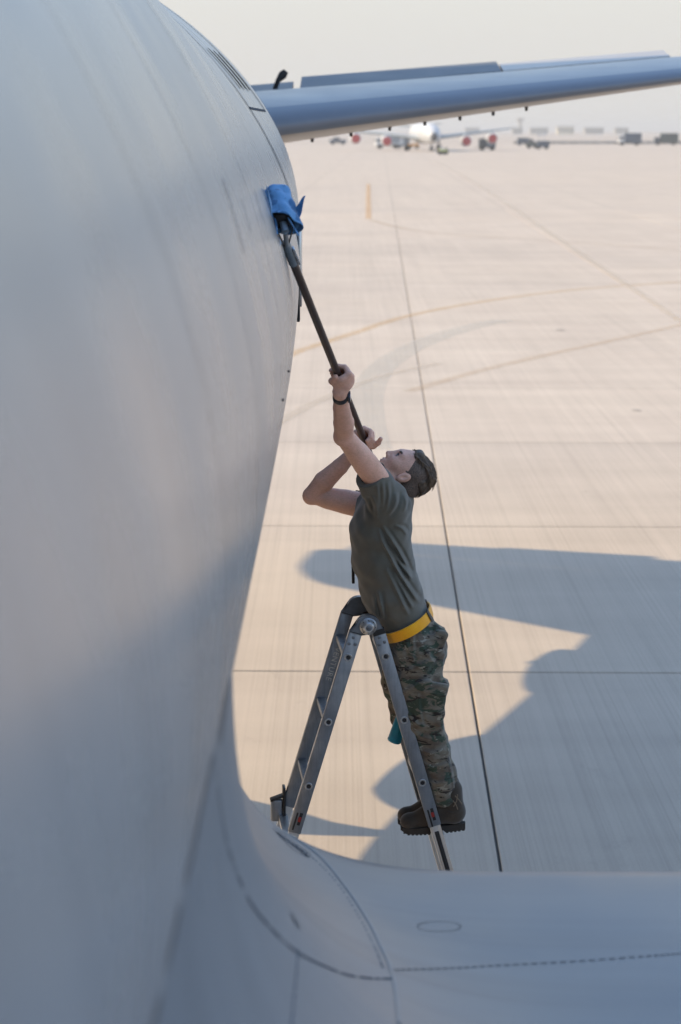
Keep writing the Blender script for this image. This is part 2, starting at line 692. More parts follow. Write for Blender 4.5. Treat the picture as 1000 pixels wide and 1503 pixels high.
Vf, Ff = sub_grid(V, 0, SPLIT)
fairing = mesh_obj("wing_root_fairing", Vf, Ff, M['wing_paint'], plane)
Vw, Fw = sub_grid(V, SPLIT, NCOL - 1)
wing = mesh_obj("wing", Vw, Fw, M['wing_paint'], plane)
bvh_fair = BVHTree.FromPolygons([tuple(v) for v in V], grid_faces(len(rowsv), NCOL))
Vm = Vw.copy()
Vm[:, 0] = 2 * XC - Vm[:, 0]
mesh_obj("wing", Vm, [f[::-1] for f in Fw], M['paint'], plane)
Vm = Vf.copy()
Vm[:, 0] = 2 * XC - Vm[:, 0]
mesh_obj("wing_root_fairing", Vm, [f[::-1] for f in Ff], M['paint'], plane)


# tail planes: sections from the axis of the fuselage out to the tip
def stab_section(u, side):
    """u 0..1 from the aircraft axis to the tip: leading and trailing edge points and thickness"""
    x = (5.90 if side > 0 else 5.25) * u  # hidden side kept shorter so its shadow tip falls further in
    le = Vector((x, 16.25 + 3.75 * u, 4.13 + 0.73 * u))
    te = Vector((x, 20.55 + 1.45 * u, 4.50 + 0.59 * u))
    return x, le, te, 0.118 - 0.03 * u


HINGE = 0.76


def airfoil(n=24):
    up, lo = [], []
    for i in range(n + 1):
        c = 0.5 * (1 - math.cos(math.pi * i / n))
        c = c * HINGE
        t = 5 * (0.2969 * math.sqrt(c) - 0.126 * c - 0.3516 * c ** 2 + 0.2843 * c ** 3 - 0.1036 * c ** 4)
        up.append((c, t))
        lo.append((c, -t))
    return up[::-1] + lo[1:]


AF = airfoil()


def stab_pt(u, c, t, side):
    x, le, te, th = stab_section(u, side)
    if u > 0.90:                                   # rounded tip
        k_ = math.sqrt(max(0.0, 1 - ((u - 0.90) / 0.1001) ** 2))
        mid = le.lerp(te, 0.55)
        le = mid.lerp(le, 0.25 + 0.75 * k_)
        te = mid.lerp(te, 0.25 + 0.75 * k_)
    ch = te - le
    p = le + ch * c
    nrm = Vector((0, -ch.z, ch.y)).normalized()
    p = p + nrm * (t * th * ch.length)
    return Vector((XC + side * p.x, p.y, p.z))


def build_stab(side):
    us = list(np.linspace(0.08, 0.9, 26)) + [0.92, 0.94, 0.955, 0.97, 0.98, 0.988, 0.995, 1.0]
    V = []
    for u in us:
        k = 1.0 if u < 0.97 else (0.8 if u < 0.99 else (0.5 if u < 0.998 else 0.12))
        for c, t in AF:
            V.append(stab_pt(u, c, t * k, side))
    F = grid_faces(len(us), len(AF), True)
    F.append(tuple(range(len(V) - len(AF), len(V))))
    if side < 0:
        F = [f[::-1] for f in F]
    st = mesh_obj("tailplane", V, F, M['stab_paint'], plane)
    # control surfaces on the hinge line: each a wedge turned up or level
    def flap(name, u0, u1, defl, mat, cgap=0.012, c1=1.0):
        V = []
        for u in np.linspace(u0, u1, 8):
            x, le, te, th = stab_section(u, side)
            ch = te - le
            L = ch.length
            fw = ch.normalized()
            nr = Vector((0, -fw.y * 0 - fw.z, fw.y))
            h = le + ch * (HINGE + cgap)
            ca_, sa_ = math.cos(defl), math.sin(defl)
            d = fw * ca_ + nr * sa_
            n2 = nr * ca_ - fw * sa_
            ln = (c1 - HINGE - cgap) * L
            t0 = 0.030 * L * (1 - 0.2 * u)
            for a_, b_ in ((0.02, -t0), (0.0, 0.0), (0.02, t0), (ln * 0.5, t0 * 0.55), (ln, 0.006), (ln, -0.006), (ln * 0.5, -t0 * 0.55)):
                p = h + d * a_ + n2 * b_
                V.append(Vector((XC + side * p.x, p.y, p.z)))
        F = grid_faces(8, 7, True)
        F += [tuple(range(7))[::-1], tuple(range(49, 56))]
        if side < 0:
            F = [f[::-1] for f in F]
        return mesh_obj(name, V, F, mat, st, smooth=False)
    # darker blue grey leading edge, a few millimetres proud of the skin
    LEC = [(c, t) for c, t in AF if c < (0.085 if t > 0 else 0.022)]
    V = []
    ul = np.linspace(0.1, 0.90, 24)
    for u in ul:
        for c, t in LEC:
            V.append(stab_pt(u, c - 0.003, t * 1.03, side))
    F = grid_faces(len(ul), len(LEC))
    if side < 0:
        F = [f[::-1] for f in F]
    mesh_obj("leading_edge", V, F, M['edge_strip'], st)
    flap("elevator", 0.616, 0.912, math.radians(8.5), M['stab_paint'])
    flap("trim_tab", 0.275, 0.612, math.radians(9.5), M['paint_dark'], 0.012, 1.02)
    flap("elevator_root", 0.14, 0.262, math.radians(9), M['paint_dark'], 0.012, 0.98)
    return st


stab_near = build_stab(1)
build_stab(-1)
# small black drain stubs under the leading edge of the near tail plane
for px, py in [(428, 213), (482, 205), (537, 196), (588, 187), (640, 178), (690, 169), (741, 160)]:
    u = 0.30 + 0.60 * (px - 428) / (1000 - 428)
    p = stab_pt(u, 0.13, -0.36, 1)
    bm = bmesh.new()
    bm_tube(bm, [p + Vector((0, 0, 0.03)), p - Vector((0, 0, 0.02)), p - Vector((0, 0, 0.055))], [0.020, 0.016, 0.012], 8)
    bm_obj("drain_stub", bm, M['black'], stab_near)
# beacon on the tail cone behind the tail plane
bm = bmesh.new()
q0 = at(408, 119, 20.2); q1 = at(420, 104, 20.2)
bm_tube(bm, [q0 - Vector((0.1, 0, 0.25)), q0, q0 * 0.4 + q1 * 0.6, q1], [0.02, 0.025, 0.045, 0.028], 10)
bm_obj("beacon", bm, M['black'], plane, smooth=True)

# fin
def fin():
    V = []
    us = np.linspace(0, 1, 12)
    for u in us:
        z = 5.0 + 6.6 * u
        le, te = 14.2 + 4.9 * u, 20.9 + 1.6 * u
        for c, t in [(c / HINGE, t) for c, t in AF]:
            V.append((XC + t * 0.10 * (te - le) * (1 - 0.3 * u), le + (te - le) * c, z))
    F = grid_faces(12, len(AF), True)
    F.append(tuple(range(len(V) - len(AF), len(V)))[::-1])
    return mesh_obj("fin", V, F, M['paint'], plane)


fin()

# boom pod and an unseen panel, shaped for the shadow on the ground
bm = bmesh.new()
bmesh.ops.create_uvsphere(bm, u_segments=32, v_segments=16, radius=1)
for v in bm.verts:
    v.co = Vector((XC + v.co.x * 0.50, 13.2 + v.co.y * (0.66 if v.co.y < 0 else 1.3), 2.06 + v.co.z * 0.29 + max(v.co.y, 0) * 0.22))
bm_obj("boom_pod", bm, M['paint'], plane, smooth=True, angle=80)  # unseen from here, sized for the round bulge in the ground shadow
bm = bmesh.new()
outl = [(-3.50, 13.10), (-2.74, 12.91), (-2.47, 12.72), (-2.22, 12.49), (-1.96, 12.36), (-1.76, 12.31), (-1.96, 12.22), (-2.26, 12.24), (-2.51, 12.28), (-2.76, 12.31), (-3.50, 12.46)]
lo_v = [bm.verts.new((x, y, 1.535)) for x, y in outl]
hi_v = [bm.verts.new((x, y, 1.565)) for x, y in outl]
bm.faces.new(lo_v); bm.faces.new(hi_v[::-1])
for i in range(len(outl)):
    k = (i + 1) % len(outl)
    bm.faces.new((lo_v[i], hi_v[i], hi_v[k], lo_v[k]))
for x in (-2.1, -1.95):
    bm_tube(bm, [(x, 12.3, 1.56), (x, 12.3, 1.95)], 0.02, 8)
bmesh.ops.recalc_face_normals(bm, faces=bm.faces[:])
bm_obj("shadow_panel", bm, M['paint'], plane)  # added panel, its outline drawn to cast the strip of shadow
bm = bmesh.new()
bmesh.ops.create_uvsphere(bm, u_segments=24, v_segments=12, radius=1)
for v in bm.verts:
    v.co = Vector((XC + v.co.x * 0.15, 16.25 + v.co.y * 0.75, 2.68 + v.co.z * 0.12 + v.co.y * 0.12))
bm_tube(bm, [(XC, 16.5, 2.6), (XC, 17.2, 3.1)], 0.06, 8)
bm_obj("boom_end", bm, M['paint'], plane, smooth=True, angle=80)  # unseen, placed and shaped to push out the shadow's edge

# landing gear
for gx, gy in ((-3.3, 0.0), (3.3, 0.0), (0, -17.0)):
    bm = bmesh.new()
    top = 2.3 if gx else 1.9
    bm_tube(bm, [(XC + gx, gy, top), (XC + gx, gy, 0.55)], [0.14, 0.10], 12)
    g = bm_obj("landing_gear", bm, M['paint'], plane, smooth=True)
    for sx in (-1, 1):
        for sy in ((-0.6, 0.6) if gx else (0,)):
            bm = bmesh.new()
            bm_lathe(bm, (XC + gx + sx * 0.2, gy + sy, 0.56), (sx, 0, 0),
                     [(0, 0.30), (0.02, 0.5), (0.06, 0.55), (0.22, 0.56), (0.30, 0.52), (0.32, 0.3), (0.26, 0.26), (0.26, 0.0)], 28)
            bm_obj("wheel", bm, M['rubber'], g, smooth=True)
    if gx:
        bm = bmesh.new()
        bm_tube(bm, [(XC + gx, gy - 0.6, 0.56), (XC + gx, gy + 0.6, 0.56)], 0.09, 10)
        bm_obj("bogie_beam", bm, M['paint'], g, smooth=True)


# seams, lap edges and panel outlines: thin ribbons lying on the skin
def hit(bvh, px, py):
    d = ray(px, py).normalized()
    loc, nr, i, dist = bvh.ray_cast(Vector((0, 0, CAM_H)), d)
    if loc is None:
        return None
    if nr.dot(d) > 0:
        nr = -nr
    return loc, nr


def ribbon(name, bvh, pix, w, mat, parent, lift=0.0012, per=10, dash=None, raised=0.0):
    pp = catmull([Vector((x, y, 0)) for x, y in pix], per)
    hs_ = [hit(bvh, p.x, p.y) for p in pp]
    hs_ = [h for h in hs_ if h]
    V, F = [], []
    for i, (p, nr) in enumerate(hs_):
        t = (hs_[min(i + 1, len(hs_) - 1)][0] - hs_[max(i - 1, 0)][0])
        if t.length < 1e-6:
            t = Vector((0, 1, 0))
        s = t.normalized().cross(nr).normalized() * (w / 2)
        V += [p - s + nr * lift, p + nr * (lift + raised), p + s + nr * lift]
        if i and (dash is None or dash(i)):
            k = 3 * i
            F += [(k - 3, k - 2, k + 1, k), (k - 2, k - 1, k + 2, k + 1)]
    return mesh_obj(name, V, F, mat, parent)


dsh = lambda i: random.random() < 0.82
# fuselage to fairing joint, brown sealant
ribbon("sealant_joint", bvh_fus, [(225, 1503), (232, 1480), (262, 1340), (290, 1215), (312, 1110)], 0.022, M['seal'], fuselage, per=30,
       dash=lambda i: (i // 9) % 5 in (0, 1, 3) or i > 75)
ribbon("sealant_joint", bvh_fair, [(322, 1090), (328, 1040), (334, 1000)], 0.014, M['seal'], fairing, per=12, lift=0.003)
ribbon("panel_seam", bvh_fair, [(316, 1115), (320, 1160), (335, 1245), (365, 1320), (400, 1365), (440, 1400), (500, 1428), (540, 1436), (578, 1437)],
       0.0065, M['seam'], fairing, per=12, dash=dsh)
ribbon("lap_edge", bvh_fair, [(405, 1216), (440, 1235), (475, 1262), (510, 1305), (540, 1350), (560, 1390), (574, 1422), (582, 1460), (586, 1503)],
       0.010, M['ridge'], fairing, per=12, raised=0.002)
ribbon("panel_seam", bvh_fair, [(576, 1424), (650, 1422), (740, 1417), (850, 1411), (960, 1403), (1010, 1399)], 0.005, M['seam'], wing, per=24,
       dash=lambda i: i % 3 != 0)
ribbon("panel_seam", bvh_fair, [(412, 1222), (428, 1234), (445, 1247), (456, 1254)], 0.004, M['seam'], fairing)
ribbon("panel_seam", bvh_fair, [(400, 1216), (415, 1232), (432, 1248), (450, 1258)], 0.004, M['seam'], fairing)
for k in range(7):
    x = 408 + 6.5 * k
    y = 1222 + 5.0 * k
    ribbon("stencil_bar", bvh_fair, [(x, y), (x + 5, y + 6)], 0.012, M['seam'], fairing, per=3)
# round access cover on the wing
cv = [(645 + 32 * math.cos(a), 1360 + 7.5 * math.sin(a)) for a in np.linspace(0, 2 * math.pi, 25)]
ribbon("access_cover", bvh_fair, cv, 0.0022, M['seal'], wing, per=3)
# shallow teardrop scoop on the fairing
h_ = hit(bvh_fair, 432, 1350)
bm = bmesh.new()
tdir = (hit(bvh_fair, 441, 1368)[0] - hit(bvh_fair, 422, 1328)[0]).normalized()
ndir = h_[1]
sdir = tdir.cross(ndir).normalized()
ring = []
for i in range(20):
    a = 2 * math.pi * i / 20
    l = math.cos(a)
    ring.append(bm.verts.new(h_[0] + tdir * (0.045 * l) + sdir * (0.013 * math.sin(a) * (1 + 0.5 * l)) + ndir * 0.002))
cvert = bm.verts.new(h_[0] + tdir * 0.012 - ndir * 0.0)
for i in range(20):
    bm.faces.new((ring[i], ring[(i + 1) % 20], cvert))
bm_obj("drain_scoop", bm, M['paint_dark'], fairing, smooth=True, angle=80)
# rivet rows by the seams
def rivets(name, bvh, pix, count, parent, r=0.0035):
    pp = catmull([Vector((x, y, 0)) for x, y in pix], 20)
    bm = bmesh.new()
    for i in range(count):
        p = pp[int(i * (len(pp) - 1) / (count - 1))]
        h = hit(bvh, p.x, p.y)
        if h:
            bm_lathe(bm, h[0] - h[1] * 0.0005, h[1], [(0, r), (0.0010, r), (0.0018, r * 0.6), (0.002, 0)], 6)
    o = bm_obj(name, bm, M['paint_dark'], parent)
    o["kind"] = "stuff"
    return o


rivets("rivet_row", bvh_fair, [(412, 1228), (450, 1252), (490, 1290), (525, 1342), (550, 1390), (562, 1420)], 44, fairing)
rivets("rivet_row", bvh_fair, [(438, 1395), (434, 1440), (428, 1503)], 30, fairing)

# skin laps round the fuselage
def ring_seam(Y, a0, a1, w, mat, name="skin_seam"):
    a, t, b, r = fus(Y)
    zm = b + (t - b) * r
    V, F = [], []
    n = 60
    for i in range(n + 1):
        ang = a0 + (a1 - a0) * i / n
        c_, s_ = math.cos(ang), math.sin(ang)
        e = EU if s_ > 0 else EL
        x = XC + a * abs(c_) ** (2 / e) * (1 if c_ > 0 else -1)
        z = zm + ((t - zm) if s_ > 0 else (zm - b)) * abs(s_) ** (2 / e) * (1 if s_ > 0 else -1)
        nx, nz = c_, s_
        for k in (-1, 1):
            V.append((x + nx * 0.0025, Y + k * w / 2, z + nz * 0.0025))
        if i:
            q = 2 * i
            F.append((q - 2, q - 1, q + 1, q))
    return mesh_obj(name, V, F, mat, fuselage)


M['soft_seam'] = simple("soft skin seam", (0.235, 0.238, 0.248), 0.28, var=0.2)
M['scuff'] = simple("dark scuff", (0.12, 0.125, 0.145), 0.9, var=0.4, scale=20, spec=0.1)
M['pale_seam'] = simple("pale skin seam", (0.34, 0.34, 0.345), 0.28, var=0.2)
for Y, w, m in ((2.9, 0.006, 'soft_seam'), (4.05, 0.008, 'soft_seam'), (5.6, 0.008, 'pale_seam'), (7.6, 0.012, 'pale_seam'), (9.6, 0.03, 'seam'), (11.9, 0.03, 'seam'),
                (13.4, 0.04, 'soft_seam'), (15.2, 0.05, 'soft_seam')):
    ring_seam(Y, -1.1, 1.7, w, M[m])


def skin_strip(name, pts, w, mat, lift=0.0025):
    """a strip lying on the side skin through (distance, height) points"""
    P_ = []
    for Y, z in pts:
        x = fus_x(Y, z)
        gz = (fus_x(Y, z + 0.01) - fus_x(Y, z - 0.01)) / 0.02
        gy = (fus_x(Y + 0.02, z) - fus_x(Y - 0.02, z)) / 0.04
        P_.append((Vector((x, Y, z)), Vector((1, -gy, -gz)).normalized()))
    V, F = [], []
    for i, (p, nr) in enumerate(P_):
        t_ = (P_[min(i + 1, len(P_) - 1)][0] - P_[max(i - 1, 0)][0]).normalized()
        s_ = t_.cross(nr).normalized() * (w / 2)
        V += [p - s_ + nr * lift, p + s_ + nr * lift]
        if i:
            k = 2 * i
            F.append((k - 2, k - 1, k + 1, k))
    return mesh_obj(name, V, F, mat, fuselage)


def arc(Y, z0, z1, n=14, dy=0.0):
    return [(Y + dy * k / n, z0 + (z1 - z0) * k / n) for k in range(n + 1)]


skin_strip("skin_scuff", arc(4.72, 4.19, 4.03, dy=-0.12), 0.012, M['scuff'])
skin_strip("skin_scuff", arc(5.15, 4.13, 4.05, dy=-0.06), 0.010, M['scuff'])
skin_strip("skin_scuff", arc(5.95, 4.13, 4.05, dy=-0.08), 0.010, M['scuff'])
M['void'] = simple("dark opening", (0.006, 0.006, 0.007), 1.0, spec=0.0)
for Y in (10.30, 10.62, 10.94):
    skin_strip("vent_slot", arc(Y, 4.69, 4.50), 0.10, M['void'], 0.008)
skin_strip("hatch_edge", arc(9.75, 3.95, 5.0, 30), 0.045, M['seam'])
skin_strip("hatch_edge", [(9.75 + 1.5 * k / 12, 4.40) for k in range(13)], 0.014, M['seam'])
skin_strip("hatch_edge", arc(11.25, 4.40, 5.0, 20), 0.045, M['seam'])
skin_strip("panel_edge", arc(5.42, 4.45, 5.0, 16), 0.008, M['scuff'])
# door edge and fittings seen edge-on along the side of the fuselage
def skin_lug(name, px, py, Y, size, mat, out=0.5):
    z = at(px, py, Y).z
    x = fus_x(Y, z)
    bm = bmesh.new()
    bm_box(bm, (x + size[0] * out, Y, z), size[0], size[1], size[2], bevel=min(size) * 0.4)
    return bm_obj(name, bm, mat, fuselage, smooth=True)


skin_lug("door_sill", 438, 392, 9.2, (0.008, 0.10, 0.17), M['steel'], 0.0)
skin_lug("door_handle", 434, 440, 8.7, (0.006, 0.05, 0.09), M['black'], 0.0)
skin_lug("door_hinge", 441, 360, 9.5, (0.006, 0.06, 0.08), M['steel'], 0.0)
for px, py, Y in ((428, 545, 6.6), (422, 587, 5.9)):
    z = at(px, py, Y).z
    x = fus_x(Y, z)
    bm = bmesh.new()
    bm_tube(bm, [(x - 0.01, Y, z), (x + 0.006, Y, z)], [0.004, 0.004], 8)
    bm_obj("static_port_stud", bm, M['black'], fuselage)
bm = bmesh.new()
bm_tube(bm, [Vector((XC + 0.62, 9.0, 5.25)), Vector((XC + 0.66, 9.0, 5.52))], [0.02, 0.012], 8)
bm_obj("antenna", bm, M['black'], fuselage)

# ------------------------------------------------------------------ the ladder
M['alu'] = None
t = NT("dull aluminium").set(metal=0.75, rough=0.45)
nz = t.noise(t.coord((3, 3, 3)), 3.0, 5, 0.65)
sc1 = t.noise(t.coord((60, 60, 4)), 1.0, 4, 0.7)
c = t.ramp(nz, [(0.3, (0.20, 0.222, 0.255)), (0.7, (0.31, 0.335, 0.37))])
c = t.mix(0.6, c, t.ramp(sc1, [(0.3, 0.72), (0.6, 1.05)]), 'MULTIPLY')
M['alu'] = t.out(c, t.ramp(sc1, [(0.3, 0.55), (0.7, 0.34)]))
M['alu_hinge'] = simple("cast hinge", (0.17, 0.19, 0.22), 0.42, 0.7, 0.2, 30)
M['alu_bright'] = simple("worn bright aluminium", (0.50, 0.51, 0.52), 0.38, 0.8, 0.08, 8)
M['red'] = simple("red lock", (0.30, 0.022, 0.016), 0.5)
M['letter'] = simple("worn pale lettering", (0.52, 0.52, 0.50), 0.7, 0, 0.3, 60)

LY = 8.35
hub_n = at(540, 918, LY)
ED = Vector((-0.10, 0.995, 0)).normalized()            # across the ladder, away from the camera
LW = 0.345                                              # distance between the rails
LX = Vector((ED.y, -ED.x, 0))                           # along the spread of the legs
lad = empty("step_ladder", Vector((hub_n.x, LY + LW / 2, 0)))
tag(lad, "folding aluminium step ladder standing astride in front of the man", "ladder")

l_top, l_bot = at(511, 963, LY), at(453, 1150, LY)
r_top, r_bot = at(566, 963, LY), at(620, 1150, LY)


def in_ladder(p):
    d = p - hub_n
    return d.dot(Vector((1, 0, 0))) / LX.x, d.z          # spread coordinate, height


LEGS = {}
for nm, a, b in (("l", l_top, l_bot), ("r", r_top, r_bot)):
    (x0, z0), (x1, z1) = in_ladder(a), in_ladder(b)
    LEGS[nm] = (Vector((x0, z0)), (Vector((x1, z1)) - Vector((x0, z0))) / 2)


def lp(x, z, w):
    """ladder point: spread x, height z relative to the near hub, w metres across (0 near rail, LW far rail)"""
    return hub_n + LX * x + ED * w + Vector((0, 0, z))


RW, RT = 0.0275, 0.013                                    # rail half width, half thickness
GROUND_DZ = -hub_n.z


def rail_box(name, nm, w, s0, s1, half_w, half_t, mat, bevel=0.003):
    o2, st = LEGS[nm]
    d2 = st.normalized()
    n2 = Vector((d2.y, -d2.x))
    a = o2 + st * s0
    b = o2 + st * s1
    mid = (a + b) / 2
    bm = bmesh.new()
    bm_box(bm, lp(mid.x, mid.y, w), half_w, half_t, (b - a).length / 2,
           LX * n2.x + Vector((0, 0, n2.y)), ED, LX * d2.x + Vector((0, 0, d2.y)), bevel=bevel)
    return bm_obj(name, bm, mat, lad, smooth=True)


def leg_axes(nm):
    st = LEGS[nm][1]
    d2 = st.normalized()
    n2 = Vector((d2.y, -d2.x))
    return LX * d2.x + Vector((0, 0, d2.y)), LX * n2.x + Vector((0, 0, n2.y)), d2, n2


for nm in ("l", "r"):
    o2, st = LEGS[nm]
    D3, N3, d2, n2 = leg_axes(nm)
    L = st.length
    s_end_out = 2.0 + (0.215 if nm == "l" else 0.205) / L
    s_gnd = (GROUND_DZ - o2.y) / st.y
    for w in (0.0, LW):
        side = -1 if w == 0 else 1
        outer = rail_box("rail", nm, w, -0.38, s_end_out, RW, RT, M['alu'])
        inner_w = w
        inner = rail_box("inner_rail", nm, inner_w, s_end_out - 0.6, s_gnd - 0.02, RW - 0.004, RT - 0.003, M['alu_bright'])
        # two bright ribs and the dark channel on the extension section
        for off in (-0.0175, 0.0175):
            a = o2 + st * (s_end_out + 0.004); b = o2 + st * (s_gnd - 0.03)
            bm = bmesh.new()
            for k in (-0.004, 0.004):
                pa = lp(a.x + n2.x * (off + k), a.y + n2.y * (off + k), inner_w + side * (RT - 0.003))
                pb = lp(b.x + n2.x * (off + k), b.y + n2.y * (off + k), inner_w + side * (RT - 0.003))
                bm_tube(bm, [pa, pb], 0.0022, 6)
            bm_obj("rib", bm, M['alu_bright'], inner)
        a = o2 + st * (s_end_out + 0.085); b = o2 + st * (s_end_out + 1.6)
        bm = bmesh.new()
        mid = (a + b) / 2
        bm_box(bm, lp(mid.x, mid.y, inner_w + side * (RT - 0.003)), 0.0095, 0.003, (b - a).length / 2, N3, ED, D3, bevel=0.0028, seg=3)
        bm_obj("channel", bm, M['black'], inner, smooth=True)
        # foot
        a = o2 + st * s_gnd
        bm = bmesh.new()
        bm_box(bm, lp(a.x, a.y + 0.03, inner_w), 0.034, 0.024, 0.03, LX, ED, Vector((0, 0, 1)), bevel=0.006)
        bm_obj("foot", bm, M['rubber'], lad, smooth=True)
        # rung ends: a swaged ring round a dark hole
        face = w + side * RT
        for k in (0, 1, 2):
            p = o2 + st * k
            bm = bmesh.new()
            bm_lathe(bm, lp(p.x, p.y, face - side * 0.002), ED * side,
                     [(0, 0.0165), (0.004, 0.0165), (0.0056, 0.0150), (0.0056, 0.0118), (0.003, 0.0100), (0.003, 0)], 24)
            ring = bm_obj("rung_ring", bm, M['alu_bright'], outer, smooth=True)
            bm = bmesh.new()
            bm_lathe(bm, lp(p.x, p.y, face + side * 0.0012), ED * side, [(0, 0.0092), (0.001, 0.0092), (0.0014, 0.008), (0.0014, 0)], 20)
            bm_obj("rung_hole", bm, M['black'], ring)
        # three rivets under the hinge
        for ds, dn in ((-0.088, 0.004), (-0.062, -0.012), (-0.058, 0.014)):
            p = o2 + d2 * ds + n2 * dn
            bm = bmesh.new()
            bm_lathe(bm, lp(p.x, p.y, face - side * 0.001), ED * side, [(0, 0.0075), (0.002, 0.0075), (0.003, 0.005), (0.003, 0)], 16)
            bm_obj("rivet", bm, M['alu_hinge'], outer, smooth=True)
        # lock: black slots with a red catch
        p = o2 + st * 2 + d2 * 0.150
        bm = bmesh.new()
        bm_box(bm, lp(p.x + n2.x * -0.006, p.y + n2.y * -0.006, face), 0.0065, 0.0012, 0.028, N3, ED, D3, bevel=0.001)
        p2 = p + d2 * 0.014
        bm_box(bm, lp(p2.x + n2.x * 0.011, p2.y + n2.y * 0.011, face), 0.0038, 0.0012, 0.040, N3, ED, D3, bevel=0.001)
        lock = bm_obj("lock_slot", bm, M['black'], outer)
        bm = bmesh.new()
        bm_box(bm, lp(p.x - n2.x * 0.004, p.y - n2.y * 0.004, face + side * 0.004), 0.0065, 0.003, 0.011, N3, ED, D3, bevel=0.0025)
        bm_obj("lock_catch", bm, M['red'], lock, smooth=True)
    # rungs
    for k in range(0, 3):
        p = o2 + st * k
        bm = bmesh.new()
        up3 = Vector((0, 0, 1))
        bm_box(bm, lp(p.x, p.y, LW / 2), 0.019, LW / 2 - RT + 0.002, 0.014, LX, ED, up3, bevel=0.004)
        bm_obj("rung", bm, M['alu'], lad, smooth=True)
    for k in (3, 4, 5, 6):
        p = o2 + st * k
        if p.y < GROUND_DZ + 0.12:
            break
        bm = bmesh.new()
        bm_box(bm, lp(p.x, p.y + (0.025 if k == 3 else 0), LW / 2), 0.020, LW / 2 - 0.006, 0.014, LX, ED, Vector((0, 0, 1)), bevel=0.004)
        bm_obj("rung", bm, M['alu_bright'], lad, smooth=True)

# hinges: a rounded cap plate bridging the two legs, with a locking knob
for w in (0.0, LW):
    side = -1 if w == 0 else 1
    bm = bmesh.new()
    pts = []
    lo2, ls = LEGS["l"]; ro2, rs = LEGS["r"]
    dl, dr = ls.normalized(), rs.normalized()
    nl, nr_ = Vector((dl.y, -dl.x)), Vector((dr.y, -dr.x))
    if nl.x > 0: nl = -nl
    if nr_.x < 0: nr_ = -nr_
    al = lo2 - dl * 0.105; ar = ro2 - dr * 0.105
    bl_ = lo2 - dl * 0.035; br_ = ro2 - dr * 0.035
    hc = Vector((0, 0))
    out = [al + nl * 0.0265]
    for i in range(13):
        a = math.pi * (1 - i / 12)
        out.append(hc + Vector((math.cos(a) * 0.052, math.sin(a) * 0.048)))
    out += [ar + nr_ * 0.0265, ar - nr_ * 0.0255]
    for i in range(9):
        a = math.pi * (i / 8)
        out.append(hc + Vector((math.cos(a) * 0.026, -0.034 + math.sin(a) * 0.012)))
    out += [al - nl * 0.0255]
    vs0 = [bm.verts.new(lp(p.x, p.y, w - 0.0165)) for p in out]
    vs1 = [bm.verts.new(lp(p.x, p.y, w + 0.0165)) for p in out]
    f0 = bm.faces.new(vs0); f1 = bm.faces.new(vs1[::-1])
    n = len(out)
    fs = [f0, f1] + [bm.faces.new((vs0[i], vs1[i], vs1[(i + 1) % n], vs0[(i + 1) % n])) for i in range(n)]
    bmesh.ops.triangulate(bm, faces=[f0, f1])
    bmesh.ops.recalc_face_normals(bm, faces=bm.faces[:])
    hg = bm_obj("hinge", bm, M['alu_hinge'], lad, smooth=True)
    bm = bmesh.new()
    bm_lathe(bm, lp(0, 0, w + side * 0.016), ED * side, [(0, 0.036), (0.006, 0.036), (0.010, 0.031), (0.016, 0.028), (0.026, 0.023), (0.030, 0.018), (0.030, 0.0)], 32)
    kb = bm_obj("lock_knob", bm, M['alu_bright'], hg, smooth=True)
    bm = bmesh.new()
    bm_lathe(bm, lp(0, 0, w + side * 0.0455), ED * side, [(0, 0.0125), (0.002, 0.0125), (0.003, 0.010), (0.003, 0)], 24)
    bm_obj("knob_centre", bm, M['alu_hinge'], kb, smooth=True)
    for i in range(8):
        a = 2 * math.pi * i / 8
        bm = bmesh.new()
        c0 = lp(0.027 * math.cos(a), 0.027 * math.sin(a), w + side * 0.033)
        bm_box(bm, c0, 0.005, 0.0015, 0.0012, LX * math.cos(a) + Vector((0, 0, math.sin(a))), ED, LX * -math.sin(a) + Vector((0, 0, math.cos(a))))
        bm_obj("knob_slot", bm, M['black'], kb)
    # dark gap where the right leg swings into the hinge
    for dd, oo, nn in ((dr, ro2, nr_), (dl, lo2, nl)):
        q = oo - dd * (0.110)
        bm = bmesh.new()
        bm_box(bm, lp(q.x, q.y, w), 0.0265, 0.0180, 0.012 if dd is dr else 0.0015, LX * nn.x + Vector((0, 0, nn.y)), ED, LX * dd.x + Vector((0, 0, dd.y)), bevel=0.001)
        bm_obj("hinge_gap", bm, M['black'], hg)

# curled end bracket behind the foot of the left leg
o2, st = LEGS["l"]
p = o2 + st * 2 + LEGS["l"][1].normalized() * 0.20
bm = bmesh.new()
bm_box(bm, lp(p.x - 0.055, p.y - 0.03, LW), 0.026, 0.02, 0.05, LX, ED, Vector((0, 0, 1)), bevel=0.008)
bm_obj("end_bracket", bm, M['alu'], lad, smooth=True)
bm = bmesh.new()
bm_box(bm, lp(p.x - 0.022, p.y + 0.012, LW), 0.006, 0.03, 0.065, LX, ED, Vector((0, 0, 1)), bevel=0.002)
bm_box(bm, lp(p.x - 0.055, p.y + 0.026, LW), 0.030, 0.024, 0.004, (LX + Vector((0, 0, 0.35))).normalized(), ED, Vector((0, 0, 1)), bevel=0.002)
bm_obj("end_bracket", bm, M['black'], lad, smooth=True)
o2, st = LEGS["r"]
p = o2 + st * 2 + LEGS["r"][1].normalized() * 0.215
bm = bmesh.new()
bm_box(bm, lp(p.x + 0.062, p.y - 0.012, LW * 0.5), 0.020, 0.02, 0.022, LX, ED, Vector((0, 0, 1)), bevel=0.006)
bm_obj("end_bracket", bm, M['alu'], lad, smooth=True)

